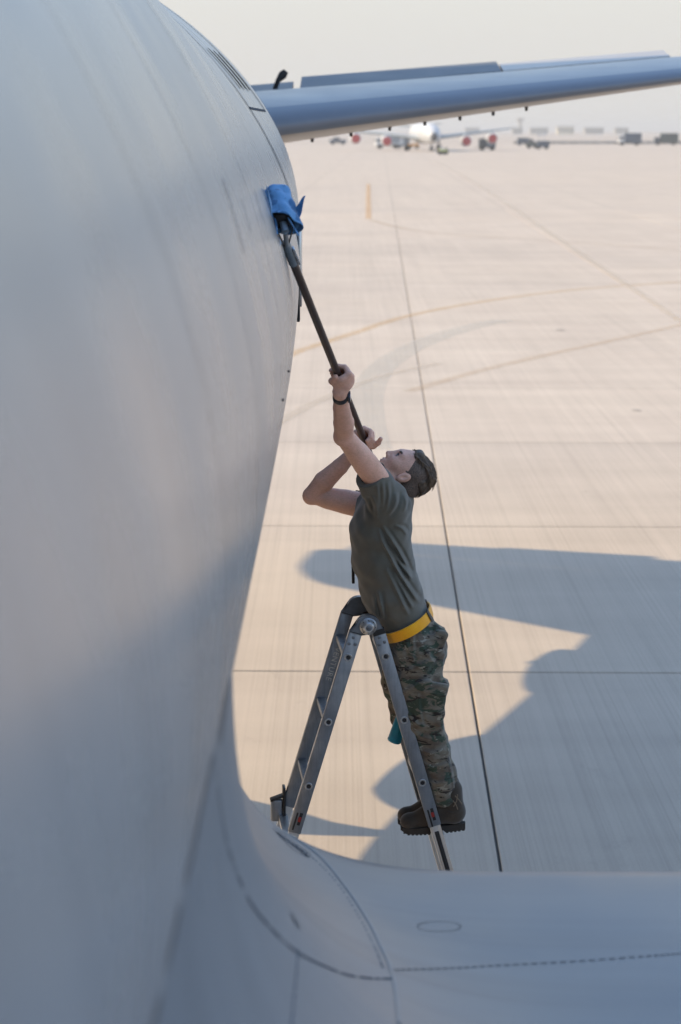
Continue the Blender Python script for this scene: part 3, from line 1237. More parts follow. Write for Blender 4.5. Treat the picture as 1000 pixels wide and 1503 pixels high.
# worn stencil on the inner face of the far left rail, read down the rail
o2, st = LEGS["l"]
D3, N3, d2, n2 = leg_axes("l")
fc = bpy.data.curves.new("stencil", 'FONT')
fc.body = "VENTURE"
fc.size = 0.034
fc.extrude = 0.0006
fc.align_x = 'CENTER'
fc.align_y = 'CENTER'
fc.space_character = 1.1
fo = bpy.data.objects.new("stencil", fc)
link(fo)
p = o2 + st * 0.42
q = lp(p.x - n2.x * 0.004, p.y - n2.y * 0.004, LW - RT - 0.0009)
zx = D3
zn = -ED
zy = zn.cross(zx)
m4 = Matrix(((zx.x, zy.x, zn.x, q.x), (zx.y, zy.y, zn.y, q.y), (zx.z, zy.z, zn.z, q.z), (0, 0, 0, 1)))
dg = bpy.context.evaluated_depsgraph_get()
me = bpy.data.meshes.new_from_object(fo.evaluated_get(dg))
bpy.data.objects.remove(fo)
me.transform(m4)
me.materials.clear()
me.materials.append(M['letter'])
so = bpy.data.objects.new("stencil", me)
link(so)
so.parent = lad
bpy_parent_keep(so, lad)


# ------------------------------------------------------------------ a sculpting field for the man and his clothes
class Field:
    def __init__(self, lo, hi, h):
        self.lo = np.array(lo, float)
        self.h = h
        self.n = (np.ceil((np.array(hi) - self.lo) / h)).astype(int) + 1
        self.g = np.full(self.n, 0.5, np.float32)

    def region(self, lo, hi):
        a = np.clip(np.floor((np.array(lo) - self.lo) / self.h).astype(int), 0, self.n - 1)
        b = np.clip(np.ceil((np.array(hi) - self.lo) / self.h).astype(int) + 1, 1, self.n)
        if (b <= a).any():
            return None
        sl = tuple(slice(i, j) for i, j in zip(a, b))
        ax = [self.lo[k] + np.arange(a[k], b[k], dtype=np.float32) * self.h for k in range(3)]
        X, Y_, Z = np.meshgrid(*ax, indexing='ij', sparse=True)
        return sl, X.astype(np.float32), Y_.astype(np.float32), Z.astype(np.float32)

    def op(self, fn, lo, hi, k, mode):
        pad = max(k, self.h) * 1.6 + 3 * self.h
        rg = self.region(np.array(lo) - pad, np.array(hi) + pad)
        if rg is None:
            return
        sl, X, Y_, Z = rg
        d = fn(X, Y_, Z).astype(np.float32)
        g = self.g[sl]
        if mode == 'add':
            hh = np.clip(0.5 + 0.5 * (g - d) / k, 0, 1)
            self.g[sl] = g + (d - g) * hh - k * hh * (1 - hh)
        elif mode == 'sub':
            d = -d
            hh = np.clip(0.5 - 0.5 * (g - d) / k, 0, 1)
            self.g[sl] = g + (d - g) * hh + k * hh * (1 - hh)
        elif mode == 'disp':
            self.g[sl] = g - d

    def cone(self, a, b, ra, rb, k=0.02, mode='add', ys=1.0):
        """tapered capsule; ys < 1 widens it across (along Y)"""
        a, b = np.array(a, float), np.array(b, float)
        r = max(ra, rb)
        ext = np.array([r, r / ys, r])
        lo = np.minimum(a, b) - ext
        hi = np.maximum(a, b) + ext
        ym = (a[1] + b[1]) / 2

        def fn(X, Y_, Z):
            A = np.array([a[0], (a[1] - ym) * ys, a[2]])
            B = np.array([b[0], (b[1] - ym) * ys, b[2]])
            d = B - A
            L2 = max(float(d @ d), 1e-9)
            px, py, pz = X - A[0], (Y_ - ym) * ys - A[1], Z - A[2]
            t = np.clip((px * d[0] + py * d[1] + pz * d[2]) / L2, 0, 1)
            return np.sqrt((px - t * d[0]) ** 2 + (py - t * d[1]) ** 2 + (pz - t * d[2]) ** 2) - (ra + t * (rb - ra))
        self.op(fn, lo, hi, k, mode)

    def chain(self, pts, k=0.02, mode='add', ys=1.0):
        for (a, ra), (b, rb) in zip(pts[:-1], pts[1:]):
            self.cone(a, b, ra, rb, k, mode, ys)

    def ell(self, c, r, axes=None, k=0.02, mode='add'):
        c, r = np.array(c, float), np.array(r, float)
        A = np.eye(3) if axes is None else np.array([list(v) for v in axes], float)
        R_ = r.max()

        def fn(X, Y_, Z):
            px, py, pz = X - c[0], Y_ - c[1], Z - c[2]
            q = [A[i, 0] * px + A[i, 1] * py + A[i, 2] * pz for i in range(3)]
            k0 = np.sqrt(sum((q[i] / r[i]) ** 2 for i in range(3)))
            k1 = np.sqrt(sum((q[i] / r[i] ** 2) ** 2 for i in range(3)))
            return k0 * (k0 - 1) / np.maximum(k1, 1e-6)
        self.op(fn, c - R_, c + R_, k, mode)

    def box(self, c, half, axes, rad=0.004, k=0.004, mode='add'):
        c, half = np.array(c, float), np.array(half, float)
        A = np.array([list(v) for v in axes], float)
        R_ = np.linalg.norm(half)

        def fn(X, Y_, Z):
            px, py, pz = X - c[0], Y_ - c[1], Z - c[2]
            q = [np.abs(A[i, 0] * px + A[i, 1] * py + A[i, 2] * pz) - (half[i] - rad) for i in range(3)]
            return np.sqrt(sum(np.maximum(v, 0) ** 2 for v in q)) + np.minimum(np.maximum(np.maximum(q[0], q[1]), q[2]), 0) - rad
        self.op(fn, c - R_, c + R_, k, mode)

    def cut(self, p, n):
        """remove everything on the side the normal n points to"""
        X, Y_, Z = [self.lo[k] + np.arange(self.n[k], dtype=np.float32) * self.h for k in range(3)]
        d = (X[:, None, None] - p[0]) * n[0] + (Y_[None, :, None] - p[1]) * n[1] + (Z[None, None, :] - p[2]) * n[2]
        self.g = np.maximum(self.g, d.astype(np.float32))

    def crease(self, pix, Yp, amp, width, side=None):
        """a fold: ridge with a valley beside it along a line measured off the photograph"""
        pts = [at(x, y, Yp) for x, y in pix]
        pts = catmull(pts, 4)
        lo = np.array([min(p.x for p in pts) - 4 * width, self.lo[1], min(p.z for p in pts) - 4 * width])
        hi = np.array([max(p.x for p in pts) + 4 * width, self.lo[1] + self.n[1] * self.h, max(p.z for p in pts) + 4 * width])
        rg = self.region(lo, hi)
        if rg is None:
            return
        sl, X, Y_, Z = rg
        best = None
        sg = None
        m = len(pts) - 1
        for i in range(m):
            a, b = pts[i], pts[i + 1]
            dx, dz = b.x - a.x, b.z - a.z
            L2 = dx * dx + dz * dz + 1e-12
            px, pz = X - a.x, Z - a.z
            t_ = np.clip((px * dx + pz * dz) / L2, 0, 1)
            ex_, ez_ = px - t_ * dx, pz - t_ * dz
            dd = ex_ * ex_ + ez_ * ez_
            cr = (dx * ez_ - dz * ex_) / math.sqrt(L2)
            u = (i + t_) / m
            fade = np.maximum(np.sin(np.pi * np.clip(u, 0, 1)), 0) ** 0.7
            if best is None:
                best, sg, fd = dd, cr, fade
            else:
                w_ = dd < best
                best = np.where(w_, dd, best)
                sg = np.where(w_, cr, sg)
                fd = np.where(w_, fade, fd)
        s_ = sg / width
        r2 = best / (width * width)
        prof = np.exp(-r2) - 0.75 * np.exp(-((s_ - 1.5) ** 2) - np.maximum(r2 - s_ * s_, 0))
        d = (amp * fd * prof).astype(np.float32)
        if side is not None:
            d = d * (1 / (1 + np.exp((Y_ - side) / 0.02))).astype(np.float32)
        self.g[sl] = self.g[sl] - d

    def wrinkle(self, amp, freq, seed, stretch=(1, 1, 1)):
        r_ = np.random.default_rng(seed)
        X, Y_, Z = [self.lo[k] + np.arange(self.n[k], dtype=np.float32) * self.h for k in range(3)]
        X = X[:, None, None]; Y_ = Y_[None, :, None]; Z = Z[None, None, :]
        acc = np.zeros(self.n, np.float32)
        for o_ in range(5):
            k_ = r_.normal(size=3) * freq * np.array(stretch) * (1.0 + 0.35 * o_)
            ph = r_.random() * 6.28
            k2 = r_.normal(size=3) * freq * 0.5
            acc += (np.sin(k_[0] * X + k_[1] * Y_ + k_[2] * Z + ph + 1.6 * np.sin(k2[0] * X + k2[1] * Y_ + k2[2] * Z)) / (1 + 0.4 * o_)).astype(np.float32)
        self.g -= (amp / 2) * acc

    def mesh(self):
        g = self.g
        s = g < 0
        nx, ny, nz_ = g.shape
        cs = np.zeros((nx - 1, ny - 1, nz_ - 1), np.uint8)
        for i in (0, 1):
            for j in (0, 1):
                for k in (0, 1):
                    cs += s[i:nx - 1 + i, j:ny - 1 + j, k:nz_ - 1 + k]
        act = np.argwhere((cs > 0) & (cs < 8))
        idx = np.full(cs.shape, -1, np.int32)
        idx[act[:, 0], act[:, 1], act[:, 2]] = np.arange(len(act))
        acc = np.zeros((len(act), 3)); cnt = np.zeros(len(act))
        corners = [(i, j, k) for i in (0, 1) for j in (0, 1) for k in (0, 1)]
        vals = {c: g[act[:, 0] + c[0], act[:, 1] + c[1], act[:, 2] + c[2]].astype(float) for c in corners}
        for c in corners:
            for ax in range(3):
                if c[ax] == 0:
                    c2 = list(c); c2[ax] = 1; c2 = tuple(c2)
                    a, b = vals[c], vals[c2]
                    m = (a < 0) != (b < 0)
                    t_ = np.where(m, a / np.where(m, a - b, 1), 0)
                    p = np.tile(np.array(c, float), (len(act), 1))
                    p[:, ax] += t_
                    acc[m] += p[m]
                    cnt[m] += 1
        verts = self.lo + (act + acc / cnt[:, None]) * self.h
        quads = []
        for ax in range(3):
            o1, o2_ = [a for a in range(3) if a != ax]
            sl0 = [slice(None)] * 3; sl1 = [slice(None)] * 3
            sl0[ax] = slice(0, -1); sl1[ax] = slice(1, None)
            e = s[tuple(sl0)] != s[tuple(sl1)]
            E_ = np.argwhere(e)
            E_ = E_[(E_[:, o1] > 0) & (E_[:, o2_] > 0) & (E_[:, o1] < self.n[o1] - 1) & (E_[:, o2_] < self.n[o2_] - 1)]
            q = []
            for d1, d2_ in ((-1, -1), (0, -1), (0, 0), (-1, 0)):
                P_ = E_.copy()
                P_[:, o1] += d1; P_[:, o2_] += d2_
                q.append(idx[P_[:, 0], P_[:, 1], P_[:, 2]])
            q = np.stack(q, 1)
            flip = s[E_[:, 0], E_[:, 1], E_[:, 2]]
            if ax == 1:
                flip = ~flip
            q[~flip] = q[~flip][:, ::-1]
            quads.append(q)
        quads = np.concatenate(quads)
        quads = quads[(quads >= 0).all(1)]
        return verts, quads


def field_obj(name, fld, mat, parent=None):
    v, q = fld.mesh()
    me = bpy.data.meshes.new(name)
    me.vertices.add(len(v))
    me.vertices.foreach_set("co", v.astype(np.float32).ravel())
    me.loops.add(len(q) * 4)
    me.loops.foreach_set("vertex_index", q.astype(np.int32).ravel())
    me.polygons.add(len(q))
    me.polygons.foreach_set("loop_start", np.arange(0, len(q) * 4, 4, dtype=np.int32))
    me.polygons.foreach_set("use_smooth", np.ones(len(q), bool))
    me.update(calc_edges=True)
    me.validate()
    me.materials.append(mat)
    o = bpy.data.objects.new(name, me)
    link(o)
    if parent is not None:
        o.parent = parent
        bpy_parent_keep(o, parent)
    return o

# ------------------------------------------------------------------ mop geometry needed by the hands
POLE_A = at(423, 366, 7.02)              # ferrule end, near the fuselage
POLE_B = at(553, 692, 8.70)              # butt end behind the shoulder
PD = (POLE_A - POLE_B).normalized()      # towards the mop head


def pole_at(py):
    lo_, hi_ = 0.0, 1.0
    for _ in range(40):
        m_ = (lo_ + hi_) / 2
        p = POLE_B.lerp(POLE_A, m_)
        d = p - Vector((0, 0, CAM_H))
        zc = d.y * CP - d.z * SP
        yy = 751.5 - FPX * (d.y * SP + d.z * CP) / zc
        if yy > py:
            lo_ = m_
        else:
            hi_ = m_
    return POLE_B.lerp(POLE_A, (lo_ + hi_) / 2)


# ------------------------------------------------------------------ the man
def skin_mat():
    t = NT("skin").set(rough=0.5, sss=0.08, spec=0.35)
    t.b.inputs['Subsurface Radius'].default_value = (0.012, 0.004, 0.002)
    v = t.coord()
    n1 = t.noise(v, 9.0, 4, 0.6)
    n2 = t.noise(v, 120.0, 4, 0.7)
    n3 = t.noise(t.coord((90, 90, 380)), 1.0, 3, 0.7)
    c = t.ramp(n1, [(0.3, (0.66, 0.38, 0.28)), (0.55, (0.78, 0.45, 0.34)), (0.75, (0.80, 0.50, 0.39))])
    c = t.mix(0.5, c, t.ramp(n2, [(0.3, (0.80, 0.76, 0.74)), (0.6, (1.03, 1.02, 1.02))]), 'MULTIPLY')
    c = t.mix(0.35, c, t.ramp(n3, [(0.35, (0.55, 0.5, 0.48)), (0.5, (1, 1, 1))]), 'MULTIPLY')
    t.bump(n2, 0.15, 0.002)
    return t.out(c)


def cloth_mat(name, lo, hi, weave=700.0, rough=0.9):
    t = NT(name).set(rough=rough, spec=0.2, sheen=0.25)
    n1 = t.noise(t.coord(), 14.0, 5, 0.6)
    n2 = t.noise(t.coord(), weave, 2, 0.5)
    c = t.ramp(n1, [(0.3, lo), (0.7, hi)])
    c = t.mix(0.5, c, t.ramp(n2, [(0.3, 0.8), (0.7, 1.12)]), 'MULTIPLY')
    t.bump(n2, 0.25, 0.001)
    return t.out(c)


def camo_mat():
    t = NT("camouflage cloth").set(rough=0.9, spec=0.15, sheen=0.2)
    v = t.coord((12, 12, 22), (0, math.radians(18), 0))
    v2 = t.coord((12, 12, 22), (0, math.radians(14), 0.6))
    v3 = t.coord((13, 13, 38), (0, math.radians(20), 0.3))
    v4 = t.coord((16, 16, 44), (0, math.radians(22), 1.1))
    c = t.ramp(t.noise(v, 1.0, 3, 0.55, 0.4), [(0.36, (0.115, 0.088, 0.066)), (0.52, (0.175, 0.152, 0.116)), (0.68, (0.22, 0.196, 0.152))])
    g = t.ramp(t.noise(v2, 1.0, 4, 0.6, 0.6), [(0.53, 0.0), (0.57, 1.0)])
    c = t.mix(g, c, (0.052, 0.072, 0.050))
    l_ = t.ramp(t.noise(v4, 1.0, 4, 0.65, 0.8), [(0.60, 0.0), (0.63, 1.0)])
    c = t.mix(l_, c, (0.30, 0.285, 0.235))
    d = t.ramp(t.noise(v3, 1.0, 4, 0.65, 0.9), [(0.58, 0.0), (0.61, 1.0)])
    c = t.mix(d, c, (0.034, 0.026, 0.022))
    n2 = t.noise(t.coord(), 800.0, 2, 0.5)
    c = t.mix(0.4, c, t.ramp(n2, [(0.3, 0.8), (0.7, 1.1)]), 'MULTIPLY')
    t.bump(n2, 0.2, 0.001)
    return t.out(c)


M['skin'] = skin_mat()
M['tshirt'] = cloth_mat("olive t-shirt cotton", (0.112, 0.104, 0.082), (0.140, 0.130, 0.104))
M['camo'] = camo_mat()
M['belt'] = cloth_mat("yellow reflective belt", (0.86, 0.36, 0.008), (0.95, 0.45, 0.015), 400, 0.6)
M['boot'] = cloth_mat("brown suede", (0.042, 0.031, 0.022), (0.066, 0.050, 0.036), 300)
M['boot_sole'] = simple("dark boot sole", (0.034, 0.027, 0.021), 0.85)
M['lace'] = simple("tan lace", (0.20, 0.15, 0.10), 0.8)

t = NT("brown hair").set(rough=0.45, spec=0.5)
hn = t.noise(t.coord((70, 130, 70)), 1.0, 4, 0.7)
M['hair'] = t.out(t.ramp(hn, [(0.3, (0.026, 0.016, 0.010)), (0.7, (0.130, 0.080, 0.046))]))
t.bump(hn, 0.6, 0.004)
t = NT("clipped hair over skin").set(rough=0.6)
hn = t.noise(t.coord((220, 220, 220)), 1.0, 3, 0.7)
M['stubble'] = t.out(t.ramp(hn, [(0.35, (0.050, 0.034, 0.025)), (0.65, (0.17, 0.11, 0.08))]))

YC = 8.52
HO = at(590.5, 695.0, YC)
HF = Vector((-0.445, 0, 0.8955))            # where the face looks
HU = Vector((0.8955, 0, 0.445))             # crown
HY = Vector((0, 1, 0))
HAX = [HF, HU, HY]


HS = 0.915                                  # head size relative to the measures below


def hp(f_, u_, y_=0.0):
    return HO + (HF * f_ + HU * u_ + HY * y_) * HS


class HeadScaled:
    """passes shapes on to a field with their radii scaled like the head"""
    def __init__(self, f_):
        self.f = f_

    def ell(self, c, r, axes=None, k=0.02, mode='add'):
        self.f.ell(c, [x * HS for x in r], axes, k * HS, mode)

    def cone(self, a, b, ra, rb, k=0.02, mode='add', ys=1.0):
        self.f.cone(a, b, ra * HS, rb * HS, k * HS, mode, ys)

    def cut(self, p, n):
        self.f.cut(p, n)

    def wrinkle(self, *a):
        self.f.wrinkle(*a)

    def mesh(self):
        return self.f.mesh()


def head_into(B, h_fine=True):
    B.ell(hp(-0.018, 0.045), (0.100, 0.086, 0.077), HAX, 0.02)
    B.ell(hp(0.030, 0.010), (0.072, 0.088, 0.064), HAX, 0.03)
    B.cone(hp(0.055, 0.010), hp(0.066, -0.072), 0.046, 0.030, 0.03)
    for s_ in (-1, 1):
        B.cone(hp(0.0, -0.050, s_ * 0.050), hp(0.066, -0.086, s_ * 0.014), 0.022, 0.020, 0.025)
        B.ell(hp(0.062, -0.004, s_ * 0.042), (0.026, 0.022, 0.022), HAX, 0.02)
        B.cone(hp(0.084, 0.040, s_ * 0.008), hp(0.074, 0.044, s_ * 0.045), 0.014, 0.012, 0.016)
    B.ell(hp(0.086, -0.090), (0.018, 0.019, 0.022), HAX, 0.016)
    for s_ in (-1, 1):
        B.ell(hp(0.105, 0.020, s_ * 0.031), (0.022, 0.015, 0.018), HAX, 0.012, 'sub')
        B.ell(hp(0.0825, 0.019, s_ * 0.031), (0.0125, 0.0115, 0.0135), HAX, 0.004)
    B.cone(hp(0.092, 0.032), hp(0.114, -0.016), 0.009, 0.0115, 0.010)
    for s_ in (-1, 1):
        B.ell(hp(0.105, -0.021, s_ * 0.011), (0.011, 0.009, 0.008), HAX, 0.006)
    B.cone(hp(0.096, -0.046, -0.017), hp(0.096, -0.046, 0.017), 0.0075, 0.0075, 0.006)
    B.cone(hp(0.093, -0.058, -0.015), hp(0.093, -0.058, 0.015), 0.0085, 0.0085, 0.006)
    B.cone(hp(0.107, -0.0525, -0.02), hp(0.107, -0.0525, 0.02), 0.0022, 0.0022, 0.003, 'sub')
    for s_ in (-1, 1):
        B.ell(hp(-0.008, 0.000, s_ * 0.081), (0.021, 0.034, 0.012), [(HF * 0.94 + HU * 0.34), (HU * 0.94 - HF * 0.34), HY], 0.006)
        B.ell(hp(-0.004, 0.004, s_ * 0.097), (0.0105, 0.019, 0.012), [(HF * 0.94 + HU * 0.34), (HU * 0.94 - HF * 0.34), HY], 0.004, 'sub')
        B.ell(hp(0.008, -0.004, s_ * 0.080), (0.005, 0.007, 0.006), HAX, 0.004)
    # neck
    B.cone(at(580, 750, YC), hp(-0.040, -0.050), 0.064, 0.058, 0.03)
    B.cone(at(566, 722, YC), hp(0.030, -0.070), 0.045, 0.035, 0.03)


# near (left) arm and far (right) arm joints
SHN, ELN = at(568, 722, 8.34), at(505, 639, 8.12)
H1 = pole_at(553)
H2 = pole_at(646)
WRN = at(499, 575, H1.y + 0.005)
SHF, ELF, WRF = at(557, 744, 8.70), at(459, 727, 8.72), at(521, 662, 8.66)

TO_CAM = (Vector((0, 0, CAM_H)) - H1).normalized()
V1 = (TO_CAM - PD * TO_CAM.dot(PD)).normalized()        # from the pole towards the camera
W1 = PD.cross(V1).normalized()
if W1.x < 0:
    W1 = -W1                                            # to the right in the picture

B = Field((-0.30, 7.60, 1.20), (0.62, 8.95, 3.42), 0.0035)
TORSO = [((594, 912), .070), ((576, 868), .088), ((562, 815), .092), ((561, 775), .094), ((568, 742), .080)]
B.chain([(at(x, y, YC), r) for (x, y), r in TORSO], 0.04, ys=0.62)
for a, b, c_, r_ in (((602, 945), (622, 1058), (650, 1172), 8.44), ((600, 945), (606, 1045), (646, 1158), 8.62)):
    B.chain([(at(*a, r_), .070), (at(*b, r_), .050), (at(*c_, r_), .036)], 0.02)
    B.chain([(at(*c_, r_), .036), (at(c_[0] + 8, c_[1] + 18, r_), .024), (at(c_[0] - 36, c_[1] + 28, r_), .016)], 0.01)
head_into(HeadScaled(B))
# near arm
um = SHN.lerp(ELN, 0.5)
B.chain([(SHN, .050), (um, .048), (ELN, .0385)], 0.006)
B.cone(SHN.lerp(ELN, 0.25) + Vector((0.01, 0, -0.012)), SHN.lerp(ELN, 0.7) + Vector((0.006, 0, -0.004)), 0.041, 0.035, 0.03)
fm = ELN.lerp(WRN, 0.30)
B.chain([(ELN, .0385), (fm + Vector((0.004, 0, 0)), .0410), (ELN.lerp(WRN, 0.65), .0325), (WRN, .0245)], 0.006)
B.ell(ELN + Vector((-0.012, -0.012, -0.008)), (0.026, 0.026, 0.030), None, 0.02)
# near hand: back of the hand to the camera, fingers round the far side of the pole
palm = H1 + V1 * 0.031 + W1 * 0.010
B.cone(WRN, palm - PD * 0.014, 0.0255, 0.031, 0.018)
B.ell(palm, (0.046, 0.041, 0.019), [PD, W1, V1], 0.014)
for i, off in enumerate((0.036, 0.013, -0.010, -0.031)):
    ln = (0.95, 1.05, 1.0, 0.85)[i]
    K = H1 + PD * off + W1 * (0.044 - 0.004 * abs(i - 1)) + V1 * 0.024
    m1 = H1 + PD * (off - 0.003) + W1 * 0.037 * ln - V1 * 0.012
    m2 = H1 + PD * (off - 0.004) + W1 * 0.010 - V1 * 0.031 * ln
    m3 = H1 + PD * (off - 0.004) - W1 * 0.020 - V1 * 0.022
    B.cone(palm + PD * (off * 0.8) - W1 * 0.004 + V1 * 0.001, K, 0.014, 0.0118, 0.010)
    B.ell(K, (0.0125, 0.0125, 0.0125), None, 0.008)
    B.chain([(K, .0112), (m1, .0104), (m2, .0095), (m3, .0085)], 0.004)
B.chain([(palm - W1 * 0.026 - PD * 0.014, .016), (H1 - W1 * 0.031 + PD * 0.016 + V1 * 0.014, .0125), (H1 - W1 * 0.012 + PD * 0.052 + V1 * 0.021, .0105)], 0.008)
# far arm
B.chain([(SHF, .050), (SHF.lerp(ELF, 0.5), .048), (ELF, .0385)], 0.006)
B.cone(SHF.lerp(ELF, 0.3) + Vector((0, 0, -0.014)), SHF.lerp(ELF, 0.75) + Vector((0, 0, -0.004)), 0.044, 0.036, 0.03)
B.chain([(ELF, .040), (ELF.lerp(WRF, 0.3) + Vector((-0.004, 0, 0.004)), .044), (ELF.lerp(WRF, 0.65), .0355), (WRF, .026)], 0.006)
B.ell(ELF + Vector((-0.012, 0, -0.006)), (0.026, 0.026, 0.028), None, 0.02)
# far hand: palm behind the pole, finger ends turned towards the camera on the right, thumb out
palm2 = H2 - V1 * 0.030 - W1 * 0.012 - PD * 0.004
B.cone(WRF, palm2, 0.024, 0.030, 0.018)
B.ell(palm2, (0.043, 0.038, 0.018), [PD, W1, V1], 0.014)
for i, off in enumerate((0.036, 0.013, -0.009, -0.029)):
    ln = (0.95, 1.05, 1.0, 0.85)[i]
    K = H2 + PD * off + W1 * 0.018 - V1 * 0.033
    m1 = H2 + PD * (off + 0.002) + W1 * 0.039 * ln - V1 * 0.010
    m2 = H2 + PD * (off + 0.002) + W1 * 0.030 + V1 * 0.017 * ln
    m3 = H2 + PD * (off + 0.001) + W1 * 0.010 + V1 * 0.026
    B.cone(palm2 + PD * (off * 0.8), K, 0.014, 0.0112, 0.010)
    B.chain([(K, .0110), (m1, .0104), (m2, .0098), (m3, .0086)], 0.003)
B.chain([(palm2 - PD * 0.034 + W1 * 0.010 + V1 * 0.006, .0165), (H2 - PD * 0.044 + W1 * 0.028 + V1 * 0.020, .0130),
         (H2 - PD * 0.026 + W1 * 0.050 + V1 * 0.024, .0108), (H2 - PD * 0.006 + W1 * 0.066 + V1 * 0.020, .0090)], 0.006)
B.cone(palm2 - PD * 0.03, H2 - PD * 0.040 + W1 * 0.016 + V1 * 0.012, 0.018, 0.015, 0.012)
person = field_obj("person", B, M['skin'])
tag(person, "man in olive t-shirt and camouflage trousers reaching up with a long mop", "person")
BODY = B

# face details
for s_ in (-1, 1):
    bm = bmesh.new()
    bmesh.ops.create_uvsphere(bm, u_segments=14, v_segments=10, radius=0.0100)
    bmesh.ops.translate(bm, verts=bm.verts, vec=hp(0.0868, 0.0185, s_ * 0.0315))
    eye = bm_obj("eye", bm, simple("eye white", (0.28, 0.24, 0.22), 0.3), person, smooth=True, angle=180)
    bm = bmesh.new()
    bmesh.ops.create_uvsphere(bm, u_segments=12, v_segments=8, radius=0.0060)
    bmesh.ops.translate(bm, verts=bm.verts, vec=hp(0.0925, 0.0215, s_ * 0.0325))
    bm_obj("iris", bm, M['black'], eye, smooth=True, angle=180)
    bm = bmesh.new()
    bm_tube(bm, [hp(0.0965, 0.0345, s_ * 0.014), hp(0.0975, 0.041, s_ * 0.026), hp(0.091, 0.043, s_ * 0.040), hp(0.078, 0.037, s_ * 0.052)],
            [0.0040, 0.0052, 0.0045, 0.0022], 8)
    bm_obj("eyebrow", bm, M['hair'], person, smooth=True)
    bm = bmesh.new()
    bm_tube(bm, [hp(0.096, 0.0235, s_ * 0.020), hp(0.0985, 0.0275, s_ * 0.031), hp(0.092, 0.0255, s_ * 0.043)], [0.0018, 0.0026, 0.0018], 6)
    bm_obj("eyelash", bm, M['black'], person)
bm = bmesh.new()
bm_tube(bm, [hp(0.1005, -0.0465, -0.019), hp(0.1045, -0.0455, 0), hp(0.1005, -0.0465, 0.019)], [0.0015, 0.0032, 0.0015], 8)
bm_tube(bm, [hp(0.0985, -0.0575, -0.017), hp(0.1025, -0.0580, 0), hp(0.0985, -0.0575, 0.017)], [0.0015, 0.0038, 0.0015], 8)
bm_obj("lips", bm, simple("lips", (0.50, 0.22, 0.18), 0.45), person, smooth=True)

# hair: clipped sides, longer swept top
Hh = Field(hp(0.0, 0.0) - Vector((0.2, 0.13, 0.2)), hp(0.0, 0.0) + Vector((0.22, 0.13, 0.22)), 0.003)
Hh = HeadScaled(Hh)
Hh.ell(hp(-0.020, 0.045), (0.1035, 0.090, 0.0795), HAX, 0.01)
Hh.cone(hp(-0.072, -0.012, -0.03), hp(-0.072, -0.012, 0.03), 0.046, 0.046, 0.03)
Hh.cone(hp(-0.020, 0.020, -0.0748), hp(0.030, 0.020, -0.0690), 0.0055, 0.004, 0.01)
Hh.cone(hp(-0.020, 0.020, 0.0748), hp(0.030, 0.020, 0.0690), 0.0055, 0.004, 0.01)


def halfspace(f0, u0, nf, nu):
    p = hp(f0, u0)
    n_ = (HF * nf + HU * nu).normalized()
    return p, n_


Hh.cut(*halfspace(0.038, 0.062, 0.80, -0.42))
Hh.cut(*halfspace(-0.060, -0.060, 0.55, -0.85))
Hh.ell(hp(0.004, -0.012, -0.08), (0.026, 0.034, 0.03), HAX, 0.006, 'sub')
Hh.ell(hp(0.004, -0.012, 0.08), (0.026, 0.034, 0.03), HAX, 0.006, 'sub')
hair_side = field_obj("clipped_hair", Hh, M['stubble'], person)

Ht = Field(hp(0.0, 0.0) - Vector((0.2, 0.13, 0.2)), hp(0.0, 0.0) + Vector((0.24, 0.13, 0.24)), 0.003)
Ht = HeadScaled(Ht)
Ht.ell(hp(-0.018, 0.054), (0.098, 0.083, 0.071), HAX, 0.01)
Ht.cone(hp(0.044, 0.112, -0.035), hp(0.044, 0.112, 0.035), 0.016, 0.016, 0.03)
Ht.cone(hp(-0.080, 0.050, -0.03), hp(-0.080, 0.050, 0.03), 0.042, 0.042, 0.03)
Ht.cut(*halfspace(0.058, 0.088, 0.84, -0.54))
Ht.cut(*halfspace(-0.020, 0.050, 0.10, -0.98))
Ht.wrinkle(0.0018, 110.0, 3, (0.35, 1.6, 0.35))
hair_top = field_obj("hair", Ht, M['hair'], person)
bm = bmesh.new()
bm_l = bmesh.new()
M['hair_light'] = simple("light brown hair", (0.15, 0.095, 0.055), 0.4, 0, 0.3, 60)
for i in range(900):
    y_ = random.uniform(-0.062, 0.062)
    f0 = random.uniform(-0.07, 0.072)
    c_ = math.sqrt(max(0, 1 - (y_ / 0.080) ** 2))
    u0 = 0.058 + 0.082 * c_ * math.sqrt(max(0.05, 1 - ((f0 + 0.022) / 0.112) ** 2))
    L = random.uniform(0.035, 0.065)
    p0 = hp(f0, u0, y_)
    p1 = hp(f0 - L * 0.5, u0 + random.uniform(0.002, 0.010) - 0.012 * max(0, -f0 * 14), y_ + random.uniform(-.006, .006))
    p2 = hp(f0 - L, u0 - random.uniform(0.004, 0.012) - 0.035 * max(0, -f0 * 12), y_ * 1.05 + random.uniform(-.01, .01))
    bm_tube(bm if i % 2 else bm_l, [p0, p1, p2], [0.0012, 0.0019, 0.0004], 4)
bm_obj("hair_strands", bm, M['hair'], person)["kind"] = "stuff"
bm_obj("hair_strands", bm_l, M['hair_light'], person)["kind"] = "stuff"
# hair at the back of the head
bm = bmesh.new()
for i in range(260):
    a_ = random.uniform(-1.0, 1.0)
    u0 = random.uniform(-0.03, 0.10)
    f0 = -0.022 - 0.108 * math.sqrt(max(0.02, 1 - ((u0 - 0.055) / 0.10) ** 2)) * math.cos(a_ * 0.9)
    y_ = 0.076 * math.sin(a_)
    p0 = hp(f0 + 0.004, u0, y_)
    p2 = hp(f0 - random.uniform(0.002, 0.006), u0 - random.uniform(0.012, 0.03), y_ * 1.03)
    bm_tube(bm, [p0, (p0 + p2) / 2 - HF * 0.003, p2], [0.0012, 0.0014, 0.0004], 4)
bm_obj("hair_strands", bm, M['hair'], person)["kind"] = "stuff"

